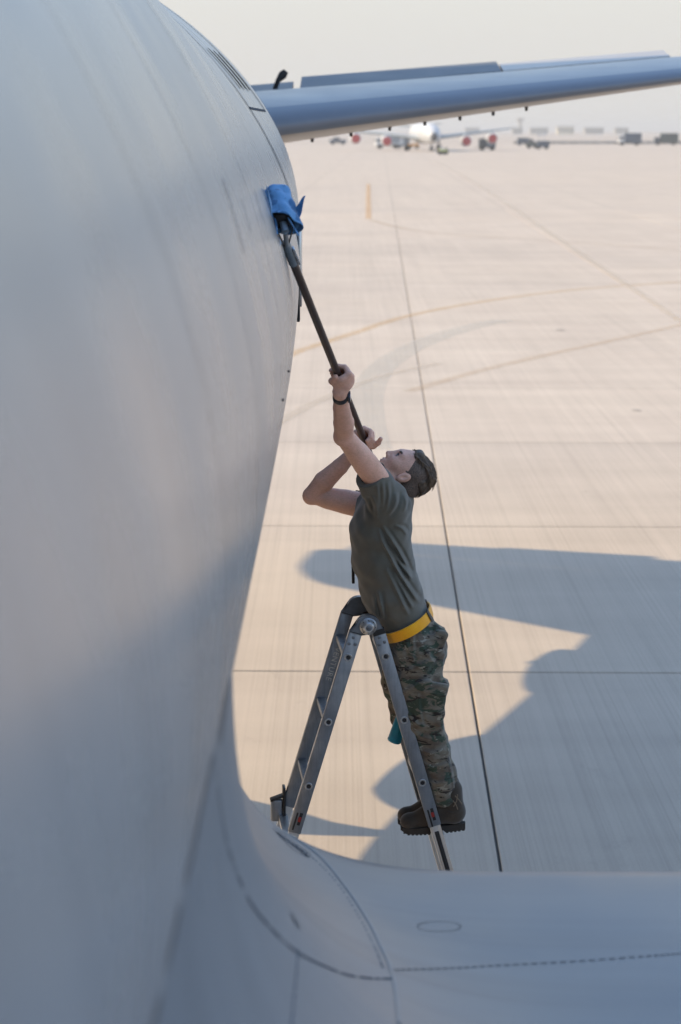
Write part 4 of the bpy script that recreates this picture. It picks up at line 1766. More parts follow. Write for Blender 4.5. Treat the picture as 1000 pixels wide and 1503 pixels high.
# t-shirt
S = Field((-0.02, 8.05, 2.10), (0.50, 8.95, 3.12), 0.0035)
SHIRT = [((592, 905), .108), ((574, 866), .124), ((561, 818), .124), ((559, 778), .126), ((568, 742), .106)]
S.chain([(at(x, y, YC), r) for (x, y), r in SHIRT], 0.03, ys=0.63)
S.cone(at(568, 738, 8.37), at(544, 697, 8.27), 0.084, 0.068, 0.04)
S.cone(at(569, 740, 8.38), at(566, 775, 8.42), 0.078, 0.070, 0.05)
S.cone(at(562, 750, 8.66), at(520, 743, 8.72), 0.085, 0.068, 0.05)
S.cone(at(573, 745, YC), at(584, 729, YC), 0.094, 0.066, 0.03, ys=0.8)
S.cone(at(580, 738, 8.42), at(570, 728, 8.38), 0.058, 0.052, 0.03)
sl_dir = (at(546, 695, 8.27) - at(575, 736, 8.36)).normalized()
S.cut(at(544.5, 696, 8.27), sl_dir) if False else None
X_ = at(545, 696, 8.27)


def local_cut(Fd, p, n_, lo, hi):
    rg = Fd.region(lo, hi)
    sl, X, Y_, Z = rg
    d = (X - p[0]) * n_[0] + (Y_ - p[1]) * n_[1] + (Z - p[2]) * n_[2]
    Fd.g[sl] = np.maximum(Fd.g[sl], d)


local_cut(S, X_, sl_dir, X_ - Vector((0.16, 0.16, 0.16)), X_ + Vector((0.10, 0.14, 0.14)))
X2 = at(522, 744, 8.72)
local_cut(S, X2, (-1, 0, 0.05), X2 - Vector((0.2, 0.12, 0.13)), X2 + Vector((0.02, 0.16, 0.13)))
# folds seen on the near side
for pix, amp, w in (
        ([(555, 772), (562, 792), (574, 815), (588, 842), (604, 868), (618, 890)], .010, .0075),
        ([(561, 768), (573, 786), (586, 808), (596, 830), (604, 850)], .009, .0075),
        ([(572, 805), (584, 822), (596, 838), (606, 852)], .007, .007),
        ([(579, 768), (590, 774), (598, 786)], .007, .007),
        ([(566, 830), (580, 858), (592, 884), (600, 902)], .008, .009),
        ([(577, 838), (592, 866), (606, 892)], .007, .008),
        ([(555, 865), (560, 890), (563, 910)], .007, .009),
        ([(548, 870), (551, 890), (556, 912)], .005, .008),
        ([(553, 700), (554, 718), (556, 740)], .005, .008),
        ([(560, 698), (562, 720), (560, 744)], .005, .008),
        ([(568, 700), (570, 722), (565, 748)], .005, .008),
        ([(581, 718), (580, 735), (569, 752)], .009, .009),
        ([(592, 722), (596, 735), (592, 748)], .006, .008),
        ([(541, 722), (546, 738), (549, 756)], -.012, .010),
        ([(532, 725), (540, 745), (550, 762)], -.006, .010)):
    S.crease(pix, 8.36, amp * 1.3, w)
S.wrinkle(0.0035, 28.0, 11)
# hollow for the arms and neck
for a, b, ra, rb in ((SHN, ELN, .054, .062), (SHF, ELF, .053, .060)):
    m_ = Vector(a).lerp(Vector(b), 0.34)
    S.cone(m_, b, ra, rb, 0.004, 'sub')
S.cone(hp(-0.035, -0.045), hp(-0.02, 0.02), 0.061, 0.075, 0.006, 'sub')
BELT_C = at(600, 911, YC)
bt = (at(634, 893, YC) - at(566, 926, YC)).normalized()
bn = Vector((-bt.z, 0, bt.x))
if bn.z < 0:
    bn = -bn
S.cut(BELT_C + bn * 0.006, -bn)
field_obj("t_shirt", S, M['tshirt'], person)

# belt
WAIST = [((606, 940), .108), ((592, 905), .112), ((578, 868), .122)]


def waist_field(off, h=0.003):
    W = Field(BELT_C - Vector((0.20, 0.26, 0.16)), BELT_C + Vector((0.20, 0.26, 0.16)), h)
    W.chain([(at(x, y, YC), r + off) for (x, y), r in WAIST], 0.03, ys=0.64)
    return W


W1f = waist_field(0.008)
W2f = waist_field(0.0)
W1f.g = np.maximum(W1f.g, -W2f.g)
W1f.cut(BELT_C + bn * 0.024, bn)
W1f.cut(BELT_C - bn * 0.024, -bn)
belt = field_obj("belt", W1f, M['belt'], person)
W3 = waist_field(0.012)
W3.g = np.maximum(W3.g, -W2f.g)
W3.cut(BELT_C + bn * 0.029, bn)
W3.cut(BELT_C - bn * 0.029, -bn)
pk = at(629, 895, YC)
W3.cut(pk + bt * 0.006, bt)
W3.cut(pk - bt * 0.004, -bt)
field_obj("belt_keeper", W3, M['black'], belt)

# trousers
T = Field((0.02, 8.22, 1.38), (0.62, 8.86, 2.36), 0.0035)
T.cone(at(598, 915, YC), at(612, 955, YC), 0.108, 0.126, 0.04, ys=0.68)
for y_ in (-0.075, 0.075):
    T.ell(at(622, 948, YC + y_), (0.088, 0.090, 0.095), None, 0.05)
T.chain([(at(610, 955, 8.43), .100), (at(613, 1000, 8.43), .099), (at(620, 1050, 8.43), .086), (at(635, 1100, 8.43), .072), (at(646, 1140, 8.43), .066), (at(650, 1166, 8.43), .0655)], 0.03)
T.chain([(at(604, 955, 8.62), .098), (at(594, 1000, 8.62), .095), (at(604, 1050, 8.62), .082), (at(628, 1100, 8.62), .070), (at(646, 1150, 8.62), .064)], 0.03)
# cargo pocket and hip pocket
pc = at(632, 1035, 8.345)
T.box(pc, (0.062, 0.026, 0.085), [Vector((0.99, -0.1, -0.12)).normalized(), Vector((0.1, 0.99, 0.02)).normalized(), Vector((0.12, -0.02, 0.99)).normalized()], 0.016, 0.012)
pf = at(634, 1008, 8.338)
T.box(pf, (0.068, 0.030, 0.026), [Vector((0.97, -0.1, -0.2)).normalized(), Vector((0.1, 0.99, 0.02)).normalized(), Vector((0.2, -0.02, 0.97)).normalized()], 0.010, 0.006)
pe = at(646, 1018, 8.42)
T.box(pe, (0.022, 0.05, 0.06), [Vector((0.95, 0, -0.3)), Vector((0, 1, 0)), Vector((0.3, 0, 0.95))], 0.012, 0.02)
ph = at(642, 938, 8.42)
T.box(ph, (0.028, 0.055, 0.050), [Vector((0.95, 0, -0.3)), Vector((0, 1, 0)), Vector((0.3, 0, 0.95))], 0.012, 0.02)
for pix, amp, w in (
        ([(590, 920), (592, 945), (602, 968)], -.008, .009),
        ([(606, 922), (607, 945), (606, 970)], .006, .007),
        ([(618, 945), (632, 962), (640, 975)], .007, .009),
        ([(594, 985), (612, 975), (634, 965)], .007, .010),
        ([(592, 1020), (610, 1002), (636, 992)], .008, .011),
        ([(598, 1045), (612, 1060), (640, 1066)], .008, .010),
        ([(606, 1072), (624, 1082), (650, 1082)], .008, .010),
        ([(612, 1098), (630, 1104), (655, 1100)], .007, .010),
        ([(620, 1122), (636, 1126), (660, 1120)], .007, .009),
        ([(628, 1146), (642, 1150), (664, 1142)], .006, .008),
        ([(612, 1010), (616, 1040), (622, 1072)], .005, .007),
        ([(655, 1110), (664, 1140), (668, 1165)], .006, .006)):
    T.crease(pix, 8.36, amp, w)
T.wrinkle(0.006, 34.0, 5)
T.cut(BELT_C - bn * 0.004, bn)
T.cut(at(650, 1177, 8.45), (0.08, 0, -1))
field_obj("trousers", T, M['camo'], person)

# boots
def boot(dx, dy, Yb, turn):
    def q(px, py, o=0.0):
        return at(px + dx, py + dy, Yb + o)
    K = Field(q(640, 1195) - Vector((0.20, 0.085, 0.10)), q(640, 1195) + Vector((0.20, 0.085, 0.16)), 0.003)
    K.chain([(q(603, 1206), .036), (q(622, 1201), .040), (q(645, 1192), .046), (q(667, 1192), .044)], 0.02, ys=0.95)
    K.cone(q(660, 1160), q(665, 1190), 0.056, 0.047, 0.03)
    K.cone(q(645, 1178), q(632, 1192), 0.040, 0.036, 0.03)
    K.ell(q(601, 1205), (0.040, 0.046, 0.032), None, 0.015)
    K.cut(q(640, 1216), (-0.03, 0, -1))
    K.crease([(622 + dx, 1190 + dy), (626 + dx, 1200 + dy), (628 + dx, 1210 + dy)], Yb, 0.004, 0.006)
    K.crease([(652 + dx, 1182 + dy), (662 + dx, 1188 + dy), (676 + dx, 1184 + dy)], Yb, 0.004, 0.006)
    b = field_obj("boot", K, M['boot'], person)
    # sole: outline extruded, with a stepped heel and lugs
    a0, a1 = q(588, 1215), q(683, 1209)
    ln = (a1 - a0)
    Lx = ln.length
    ex_ = ln.normalized()
    up = Vector((0, 0, 1))
    bm = bmesh.new()
    prof = []
    for i in range(33):
        u = i / 32
        hw = 0.050 * (math.sin(math.pi * min(1, 0.06 + u * 0.94)) ** 0.35) * (1.0 if u < 0.45 else 0.86) * (0.9 + 0.12 * math.cos((u - 0.25) * 5))
        hw = max(hw, 0.012)
        zb = -0.022 if u > 0.66 else (-0.012 if u > 0.58 else -0.019)
        if u < 0.10:
            zb += 0.018 * (1 - u / 0.10)
        prof.append((u, hw, zb))
    rings_ = []
    for u, hw, zb in prof:
        c0 = a0 + ex_ * (Lx * u)
        rings_.append([bm.verts.new(c0 + Vector((0, -hw, 0)) + up * 0.008), bm.verts.new(c0 + Vector((0, hw, 0)) + up * 0.008),
                       bm.verts.new(c0 + Vector((0, hw, 0)) + up * zb), bm.verts.new(c0 + Vector((0, -hw, 0)) + up * zb)])
    for r0, r1 in zip(rings_[:-1], rings_[1:]):
        for k in range(4):
            bm.faces.new((r0[k], r1[k], r1[(k + 1) % 4], r0[(k + 1) % 4]))
    bm.faces.new(rings_[0]); bm.faces.new(rings_[-1][::-1])
    bmesh.ops.recalc_face_normals(bm, faces=bm.faces[:])
    for i in list(range(2, 19, 2)) + list(range(23, 32, 2)):
        u, hw, zb = prof[i]
        c0 = a0 + ex_ * (Lx * u) + up * (zb - 0.0005)
        bm_box(bm, c0, 0.0055, hw * 0.97, 0.004, ex_, (0, 1, 0), up)
    bm_obj("sole", bm, M['boot_sole'], b)
    return b


b1 = boot(0, 0, 8.435, 0)
boot(-4, -9, 8.60, 0)
bm = bmesh.new()
for a, c_ in (((668, 1168), (678, 1180)), ((672, 1166), (666, 1184)), ((665, 1175), (672, 1188))):
    p0, p1 = at(*a, 8.372), at(*c_, 8.378)
    bm_tube(bm, [p0, p0.lerp(p1, 0.5) + Vector((0.004, -0.006, 0)), p1], 0.0022, 6)
bm_obj("bootlace", bm, M['lace'], b1)

# watch
wd = (WRN - ELN).normalized()
wc = WRN.lerp(ELN, 0.12)
bm = bmesh.new()
bm_lathe(bm, wc - wd * 0.013, wd, [(0, 0.022), (0.0, 0.0288), (0.004, 0.0308), (0.022, 0.0298), (0.026, 0.0280), (0.026, 0.022)], 28)
wt = bm_obj("wristwatch", bm, simple("black watch strap", (0.012, 0.013, 0.018), 0.5), person, smooth=True)
bm = bmesh.new()
wx = (W1 * 0.95 + V1 * 0.3).normalized()
wx = (wx - wd * wx.dot(wd)).normalized()
bm_box(bm, wc + wx * 0.0335, 0.006, 0.017, 0.019, wx, wd.cross(wx), wd, bevel=0.004)
bm_obj("watch_case", bm, simple("dark watch case", (0.02, 0.03, 0.05), 0.25), wt, smooth=True)
bm = bmesh.new()
bm_box(bm, wc + wx * 0.0398, 0.0012, 0.015, 0.017, wx, wd.cross(wx), wd, bevel=0.001)
bm_obj("watch_face", bm, M['steel'], wt, smooth=True)

# identity pouch hanging in front of the belly
bm = bmesh.new()
pb = at(518.5, 840, 8.62)
bm_box(bm, pb, 0.0065, 0.035, 0.043, (1, 0, 0.02), (0, 1, 0), (-0.02, 0, 1), bevel=0.003)
pch = bm_obj("badge_pouch", bm, M['black'], person, smooth=True)
bm = bmesh.new()
bm_box(bm, at(517.5, 806, 8.63), 0.0035, 0.02, 0.060, (1, 0, 0.03), (0, 1, 0), (-0.03, 0, 1), bevel=0.002)
bm_obj("lanyard", bm, M['tshirt'], pch)

# ------------------------------------------------------------------ the mop
M['pole'] = simple("dark brown pole", (0.050, 0.026, 0.020), 0.5, 0, 0.3, 14)
M['ferrule'] = simple("zinc ferrule", (0.20, 0.24, 0.28), 0.45, 0.5, 0.25, 40)
M['mop_black'] = simple("black mop rubber", (0.014, 0.012, 0.012), 0.7)
mop = empty("mop", POLE_B)
tag(mop, "long brown-handled mop held against the fuselage", "mop")
bm = bmesh.new()
bm_tube(bm, [POLE_B, POLE_B.lerp(POLE_A, 0.5), POLE_A], [0.0148, 0.0148, 0.0145], 18)
bm_obj("handle", bm, M['pole'], mop, smooth=True)
FE = POLE_A + PD * 0.0
fe1 = FE - PD * 0.10
bm = bmesh.new()
bm_tube(bm, [fe1, fe1 + PD * 0.13, fe1 + PD * 0.15], [0.0165, 0.0158, 0.011], 14)
fer = bm_obj("ferrule", bm, M['ferrule'], mop, smooth=True)
bm = bmesh.new()
bm_box(bm, fe1 + PD * 0.05 + W1 * 0.018 + V1 * 0.006, 0.004, 0.008, 0.055, W1, V1, PD, bevel=0.002)
bm_obj("clip", bm, M['steel'], fer, smooth=True)
# mop head: a rubber roller held by a wire yoke
HC = at(415, 324, 6.74)
HD = (at(403, 283, 6.79) - at(415, 330, 6.70)).normalized()
bm = bmesh.new()
bm_lathe(bm, HC - HD * 0.01, HD, [(0, 0.0), (0.0, 0.026), (0.006, 0.034), (0.10, 0.036), (0.105, 0.02), (0.105, 0.0)], 24)
head = bm_obj("head", bm, M['mop_black'], mop, smooth=True)
bm = bmesh.new()
bm_tube(bm, [fe1 + PD * 0.12, HC - HD * 0.045], [0.008, 0.009], 10)
bm_tube(bm, [HC - HD * 0.05, HC], [0.013, 0.011], 12)
bm_obj("swivel", bm, M['ferrule'], head, smooth=True)
for sgn in (-1, 1):
    bm = bmesh.new()
    bm_tube(bm, [fe1 + PD * 0.125 + W1 * 0.006 * sgn, HC - HD * 0.055 + W1 * 0.022 * sgn, HC + W1 * 0.030 * sgn + V1 * 0.004, HC + HD * 0.04 + W1 * 0.030 * sgn], 0.0032, 8)
    bm_obj("yoke_wire", bm, M['black'], head, smooth=True)
# loop of wire on the left
bm = bmesh.new()
lc = at(408, 354, 6.66)
bm_tube(bm, [lc + HD * (0.022 * math.cos(a)) + W1 * (0.007 * math.sin(a)) for a in np.linspace(0, 2 * math.pi, 17)], 0.0018, 6, cap=False)
bm_obj("wire_loop", bm, M['steel'], head, smooth=True)

# ------------------------------------------------------------------ blue cloth over the mop head
t = NT("blue cleaning cloth").set(rough=0.85, spec=0.2, sheen=0.3)
n1 = t.noise(t.coord(), 22.0, 3, 0.5, 0.3)
n2 = t.noise(t.coord(), 260.0, 3, 0.6)
c = t.ramp(n1, [(0.46, (0.05, 0.15, 0.31)), (0.52, (0.13, 0.31, 0.56))])
c = t.mix(0.5, c, t.ramp(n2, [(0.3, 0.82), (0.7, 1.15)]), 'MULTIPLY')
t.bump(n2, 0.4, 0.002)
M['cloth'] = t.out(c)
ha, hu, hv = HD, W1, V1
hu = (W1 - HD * W1.dot(HD)).normalized()
hv = HD.cross(hu).normalized()
if hv.dot(V1) < 0:
    hv = -hv
V, F = [], []
NU, NV = 40, 28
for i in range(NU):
    a = math.radians(-100 + 372 * i / (NU - 1))
    for j in range(NV):
        s_ = j / (NV - 1)
        rad = 0.044 + 0.010 * (1 - s_) * max(0, math.sin(a * 0.5 + 0.8)) + 0.003 * math.sin(a * 5 + s_ * 4) + 0.0025 * math.sin(s_ * 17 + a * 2)
        if s_ > 0.85:
            rad *= 1 - 0.97 * ((s_ - 0.85) / 0.15) ** 2
        if s_ < 0.2:
            rad += 0.006 * (0.2 - s_) / 0.2 * math.sin(a * 3)
        h_ = -0.012 + 0.148 * s_ - 0.022 * (1 - s_) * math.cos(a - 0.4)
        V.append(HC + HD * h_ + (hu * math.cos(a) + hv * math.sin(a)) * rad)
F = grid_faces(NU, NV)
n0 = len(V)


def flap_tri(base0, base1, tip, curl, nn=10):
    """a loose cloth tongue from an edge to a pointed tip"""
    s0 = len(V)
    for i in range(nn + 1):
        u = i / nn
        l_ = base0.lerp(tip, u); r_ = base1.lerp(tip, u)
        for k in range(5):
            w_ = k / 4
            p = l_.lerp(r_, w_) + hv * (curl * math.sin(math.pi * w_) * (1 - u) + 0.012 * math.sin(u * 5)) 
            V.append(p)
    F.extend([tuple(i + s0 for i in f) for f in grid_faces(nn + 1, 5)])


flap_tri(at(424, 308, 6.74), at(435, 323, 6.72), at(449, 290, 6.76), 0.016)
flap_tri(at(422, 318, 6.73), at(431, 331, 6.71), at(440, 349, 6.70), -0.014)
flap_tri(at(398, 312, 6.72), at(405, 322, 6.70), at(409, 347, 6.66), 0.008)
flap_tri(at(398, 300, 6.66), at(399, 325, 6.66), at(392, 276, 6.62), 0.004)
cl = mesh_obj("cleaning_cloth", V, F, M['cloth'])
sm_ = cl.modifiers.new("thickness", 'SOLIDIFY')
sm_.thickness = 0.0025
tag(cl, "blue cloth wrapped round the mop head on the fuselage", "cloth")

# ------------------------------------------------------------------ teal bottle hanging by the man's far knee
t = NT("teal bottle").set(rough=0.35, spec=0.5)
n1 = t.noise(t.coord(), 30.0, 3, 0.6)
M['teal'] = t.out(t.ramp(n1, [(0.3, (0.008, 0.19, 0.29)), (0.7, (0.012, 0.26, 0.37))]))
bot = at(578, 1089, 8.53)
top = at(596, 1040, 8.53)
bd = (top - bot).normalized()
btl = empty("water_bottle", bot)
tag(btl, "teal water bottle hanging tilted behind the right ladder leg", "bottle")
bm = bmesh.new()
bm_lathe(bm, bot, bd, [(0, 0.0), (0.0, 0.026), (0.004, 0.030), (0.012, 0.031), (0.014, 0.0295), (0.02, 0.030), (0.13, 0.030), (0.155, 0.020), (0.165, 0.016), (0.18, 0.016), (0.18, 0)], 32)
bm_obj("body", bm, M['teal'], btl, smooth=True)
bm = bmesh.new()
bm_lathe(bm, bot + bd * 0.17, bd, [(0, 0.019), (0.028, 0.019), (0.032, 0.015), (0.032, 0)], 24)
bm_tube(bm, [bot + bd * 0.20, bot + bd * 0.235 + Vector((0.01, 0, 0.01)), bot + bd * 0.25 + Vector((0.03, 0, 0))], 0.004, 8)
bm_obj("cap", bm, M['black'], btl, smooth=True)
bm = bmesh.new()
bm_lathe(bm, bot - bd * 0.0012, bd, [(0, 0.0), (0, 0.022), (0.002, 0.0235), (0.002, 0)], 24)
bm_obj("base_ring", bm, simple("pale bottle base", (0.30, 0.42, 0.45), 0.5), btl)

# ------------------------------------------------------------------ far side of the apron
M['far_white'] = simple("pale grey aircraft paint", (0.50, 0.51, 0.52), 0.45, 0, 0.06, 0.6)
M['far_grey'] = simple("mid grey aircraft paint", (0.24, 0.27, 0.29), 0.5, 0, 0.08, 0.6)
M['far_dark'] = simple("dark radome", (0.05, 0.055, 0.065), 0.5)
M['far_red'] = simple("red engine cover", (0.42, 0.035, 0.035), 0.7)
M['truck_blue'] = simple("dark blue truck body", (0.045, 0.065, 0.095), 0.5, 0, 0.2, 0.8)
M['truck_green'] = simple("dark green tarp", (0.045, 0.060, 0.055), 0.7, 0, 0.2, 0.8)
M['truck_white'] = simple("white truck cab", (0.55, 0.55, 0.54), 0.5, 0, 0.08, 0.8)
M['glass'] = simple("dark glass", (0.02, 0.025, 0.03), 0.12, 0, 0.1, 1.0)
M['hi_vis'] = simple("faded yellow green paint", (0.42, 0.45, 0.16), 0.6)
M['orange'] = simple("orange paint", (0.55, 0.26, 0.06), 0.6)
M['building'] = simple("sand coloured building", (0.42, 0.38, 0.33), 0.8, 0, 0.08, 0.05)
M['building_cream'] = simple("cream building", (0.62, 0.54, 0.38), 0.8, 0, 0.06, 0.05)
M['barrier'] = simple("concrete barrier", (0.26, 0.24, 0.22), 0.9, 0, 0.25, 0.3)


def far_aircraft(loc, rz):
    root = empty("parked_aircraft", loc, rz)
    tag(root, "four-engined grey aircraft parked nose-on across the apron", "aircraft")
    mw = Matrix.LocRotScale(root.location, root.rotation_euler, root.scale)

    def part(name, V, F, mat, parent=root, smooth=True):
        o = mesh_obj(name, V, F, mat, parent, smooth, world_space=False)
        return o

    # fuselage along +Y away from the nose
    ys = [0, 0.15, 0.5, 1.2, 2.2, 3.6, 5.5, 8, 26, 30, 34, 38, 40]
    rs = [0.05, 0.35, 0.72, 1.15, 1.5, 1.75, 1.86, 1.9, 1.9, 1.7, 1.2, 0.6, 0.15]
    zs_ = [2.9, 2.9, 2.92, 3.0, 3.15, 3.3, 3.45, 3.5, 3.5, 3.7, 4.1, 4.6, 4.8]
    n = 28
    V = []
    for y, r, z in zip(ys, rs, zs_):
        for k in range(n):
            a = 2 * math.pi * k / n
            V.append((r * math.cos(a), y, z + r * 1.1 * math.sin(a)))
    F = grid_faces(len(ys), n, True)
    fz = part("fuselage", V, F, M['far_white'])
    V2 = [v for v in V[:n * 3]]
    part("radome", [(x * 1.03, y - 0.03, 2.9 + (z - 2.9) * 1.03) for x, y, z in V2], grid_faces(3, n, True) + [tuple(range(n))], M['far_dark'], fz)
    for sx in (-1, 1):
        for k in range(3):
            a0 = 0.15 + 0.36 * k
            pts = []
            for aa, yy, zz in ((a0, 2.9, 4.55), (a0 + 0.32, 2.95, 4.5), (a0 + 0.32, 2.4, 4.05), (a0, 2.35, 4.1)):
                pts.append((sx * 1.25 * math.sin(aa), yy + 0.55 * aa * aa - 0.25, zz + 0.18))
            part("cockpit_window", pts, [(0, 1, 2, 3)], M['glass'], fz, False)

    def wing_part(name, x0, x1, yl0, yl1, c0, c1, z0, z1, th, mat):
        V = []
        m = 8
        for i in range(m):
            u = i / (m - 1)
            x = x0 + (x1 - x0) * u
            yl = yl0 + (yl1 - yl0) * u
            c_ = c0 + (c1 - c0) * u
            z = z0 + (z1 - z0) * u
            t_ = th * c_
            for a, b in ((0, 0), (0.08, 0.7), (0.35, 1), (1, 0.05), (1, -0.05), (0.35, -0.5), (0.08, -0.45)):
                V.append((x, yl + a * c_, z + b * t_))
        F = grid_faces(m, 7, True) + [tuple(range(7)), tuple(range(49, 56))]
        return part(name, V, F, mat)

    for sx in (-1, 1):
        wing_part("wing", sx * 1.5, sx * 19.9, 12.0, 25.5, 9.0, 2.4, 2.5, 4.6, 0.07, M['far_grey'])
        wing_part("tailplane", sx * 0.6, sx * 6.1, 34.0, 37.5, 4.2, 1.8, 4.9, 5.6, 0.06, M['far_grey'])
        for ex, ey, ez in ((8.3, 12.8, 2.0), (14.4, 17.0, 2.5)):
            V = []
            pr = [(0, 0.95), (0.1, 1.08), (0.8, 1.16), (2.2, 1.1), (3.6, 0.8), (4.4, 0.45)]
            for yy, r in pr:
                for k in range(20):
                    a = 2 * math.pi * k / 20
                    V.append((sx * ex + r * math.cos(a), ey + yy, ez + r * math.sin(a)))
            en = part("engine", V, grid_faces(len(pr), 20, True), M['far_white'])
            V = [(sx * ex, ey - 0.06, ez)] + [(sx * ex + 0.93 * math.cos(2 * math.pi * k / 20), ey + 0.02, ez + 0.93 * math.sin(2 * math.pi * k / 20)) for k in range(20)]
            part("engine_cover", V, [(0, 1 + k, 1 + (k + 1) % 20) for k in range(20)], M['far_red'], en, False)
            bm = bmesh.new()
            bm_box(bm, (sx * ex, ey + 3.2, ez + 1.0), 0.18, 2.2, 0.45, bevel=0.05)
            bm_obj("pylon", bm, M['far_grey'], en, keep=False)
        bm = bmesh.new()
        bm_tube(bm, [(sx * 3.4, 19.5, 2.6), (sx * 3.4, 19.5, 0.6)], 0.16, 8)
        lg = bm_obj("landing_gear", bm, M['far_dark'], root, keep=False)
        for dy in (-0.7, 0.7):
            bm = bmesh.new()
            bm_lathe(bm, (sx * 3.4 - 0.45, 19.5 + dy, 0.58), (1, 0, 0), [(0, 0.3), (0.02, 0.58), (0.88, 0.58), (0.9, 0.3)], 18)
            bm_obj("wheel", bm, M['rubber'], lg, keep=False)
    bm = bmesh.new()
    bm_tube(bm, [(0, 4.6, 2.2), (0, 4.6, 0.5)], 0.12, 8)
    ng = bm_obj("nose_gear", bm, M['far_dark'], root, keep=False)
    for sx in (-1, 1):
        bm = bmesh.new()
        bm_lathe(bm, (sx * 0.15, 4.6, 0.48), (sx, 0, 0), [(0, 0.2), (0.02, 0.48), (0.25, 0.48), (0.27, 0.2)], 16)
        bm_obj("wheel", bm, M['rubber'], ng, keep=False)
    V = []
    for z, yl, c_ in ((5.0, 29.5, 8.5), (12.3, 36.5, 3.6)):
        for a, b in ((0, 0), (0.1, 0.22), (0.4, 0.3), (1, 0.03), (1, -0.03), (0.4, -0.3), (0.1, -0.22)):
            V.append((b, yl + a * c_, z))
    part("fin", V, grid_faces(2, 7, True) + [tuple(range(7, 14))], M['far_grey'])
    return root


fa = far_aircraft(Vector((18.9, 418, 0)), math.radians(4.5))


def vehicle(name, label, cat, loc, rz, body, cab, wheels, extras=(), group=None):
    """body / cab: (cx, cy, cz, hx, hy, hz, material key); wheels: x positions"""
    root = empty(name, loc, rz)
    tag(root, label, cat, group)
    bm = bmesh.new()
    bm_box(bm, body[:3], *body[3:6], bevel=0.08)
    bd_ = bm_obj("body", bm, M[body[6]], root, keep=False)
    bm = bmesh.new()
    bm_box(bm, (body[0], body[1], 0.62), body[3] * 0.98, body[4] * 0.8, 0.10)
    bm_obj("chassis", bm, M['far_dark'], root, keep=False)
    if cab:
        bm = bmesh.new()
        cx, cy, cz, hx, hy, hz, mt = cab
        bm_box(bm, (cx, cy, cz), hx, hy, hz, bevel=0.15)
        cb = bm_obj("cab", bm, M[mt], root, keep=False)
        for sy in (-1, 1):
            bm = bmesh.new()
            bm_box(bm, (cx - 0.05, cy + sy * (hy + 0.005), cz + hz * 0.4), hx * 0.6, 0.02, hz * 0.35)
            bm_obj("window", bm, M['glass'], cb, keep=False)
        bm = bmesh.new()
        bm_box(bm, (cx - hx - 0.005, cy, cz + hz * 0.4), 0.02, hy * 0.8, hz * 0.38)
        bm_obj("windscreen", bm, M['glass'], cb, keep=False)
    for wx_ in wheels:
        for sy in (-1, 1):
            bm = bmesh.new()
            bm_lathe(bm, (wx_, sy * (body[4] - 0.28), 0.48), (0, sy, 0), [(0, 0.2), (0.02, 0.48), (0.26, 0.48), (0.28, 0.22), (0.24, 0.0)], 16)
            bm_obj("wheel", bm, M['rubber'], root, keep=False)
    for nm, c_, h_, mt in extras:
        bm = bmesh.new()
        bm_box(bm, c_, *h_, bevel=min(h_) * 0.3)
        bm_obj(nm, bm, M[mt], root, keep=False)
    return root


G = lambda px, py: gnd(px, py)
vehicle("box_truck", "dark box truck with pale cab, left of the two trucks on the right", "truck", G(926, 213.5), 0.05,
        (0.5, 0, 2.05, 2.3, 1.2, 1.35, 'truck_blue'), (-2.7, 0, 1.75, 0.8, 1.1, 1.05, 'truck_white'), (-2.5, 1.6), group="trucks on the far apron")
vehicle("box_truck", "dark covered truck at the far right edge of the apron", "truck", G(979, 213), -0.03,
        (0.6, 0, 2.05, 2.5, 1.2, 1.3, 'truck_green'), (-2.8, 0, 1.45, 0.8, 1.1, 0.8, 'truck_blue'), (-2.6, 1.8), group="trucks on the far apron")
vehicle("generator_cart", "dark grey generator cart in front of the right engines", "cart", G(715, 220.5), 0.1,
        (0, 0, 1.50, 1.75, 0.9, 0.85, 'truck_blue'), None, (-1.1, 1.1),
        [("top_panel", (0, 0, 2.40), (1.5, 0.75, 0.08), 'far_dark'), ("tow_bar", (-2.2, 0, 0.6), (0.7, 0.06, 0.05), 'far_dark'),
         ("side_door", (0.4, -0.92, 1.5), (0.6, 0.02, 0.6), 'far_grey')], group="ground equipment")
vehicle("generator_cart", "small blue cart beside the tow tractor", "cart", G(768, 213.5), 0.0,
        (0, 0, 1.35, 1.6, 0.9, 0.75, 'truck_blue'), None, (-1.0, 1.0), [("tow_bar", (2.1, 0, 0.6), (0.7, 0.06, 0.05), 'far_dark')], group="ground equipment")
vehicle("tow_tractor", "low dark tow tractor between two carts on the far apron", "tractor", G(781, 218), 0.0,
        (0.2, 0, 1.05, 1.1, 0.85, 0.45, 'truck_green'), (-0.3, 0, 1.75, 0.5, 0.7, 0.45, 'far_dark'), (-0.7, 0.9), group="ground equipment")
vehicle("light_cart", "dark cart with pale folded lamp masts right of the tractor", "cart", G(796, 219), 0.0,
        (0.2, 0, 1.20, 1.35, 0.8, 0.65, 'truck_blue'), None, (-0.8, 0.9),
        [("mast", (-0.7, 0, 2.4), (0.06, 0.06, 0.8), 'far_white'), ("mast", (0.5, 0, 2.5), (0.06, 0.06, 0.9), 'far_white'),
         ("lamp", (-0.7, 0, 3.2), (0.5, 0.1, 0.12), 'far_white'), ("lamp", (0.5, 0, 3.35), (0.5, 0.1, 0.12), 'far_white')], group="ground equipment")
vehicle("service_truck", "white service truck standing under the parked aircraft's left wing", "truck", G(570, 218), 0.2,
        (0.9, 0, 1.95, 2.4, 1.1, 1.05, 'truck_white'), (-2.3, 0, 1.55, 0.8, 1.0, 0.85, 'truck_white'), (-2.0, 1.8),
        [("ladder_rack", (0.9, 0, 3.1), (2.0, 0.8, 0.05), 'far_dark'), ("side_panel", (0.9, -1.12, 1.9), (1.6, 0.02, 0.7), 'far_grey')], group="ground equipment")
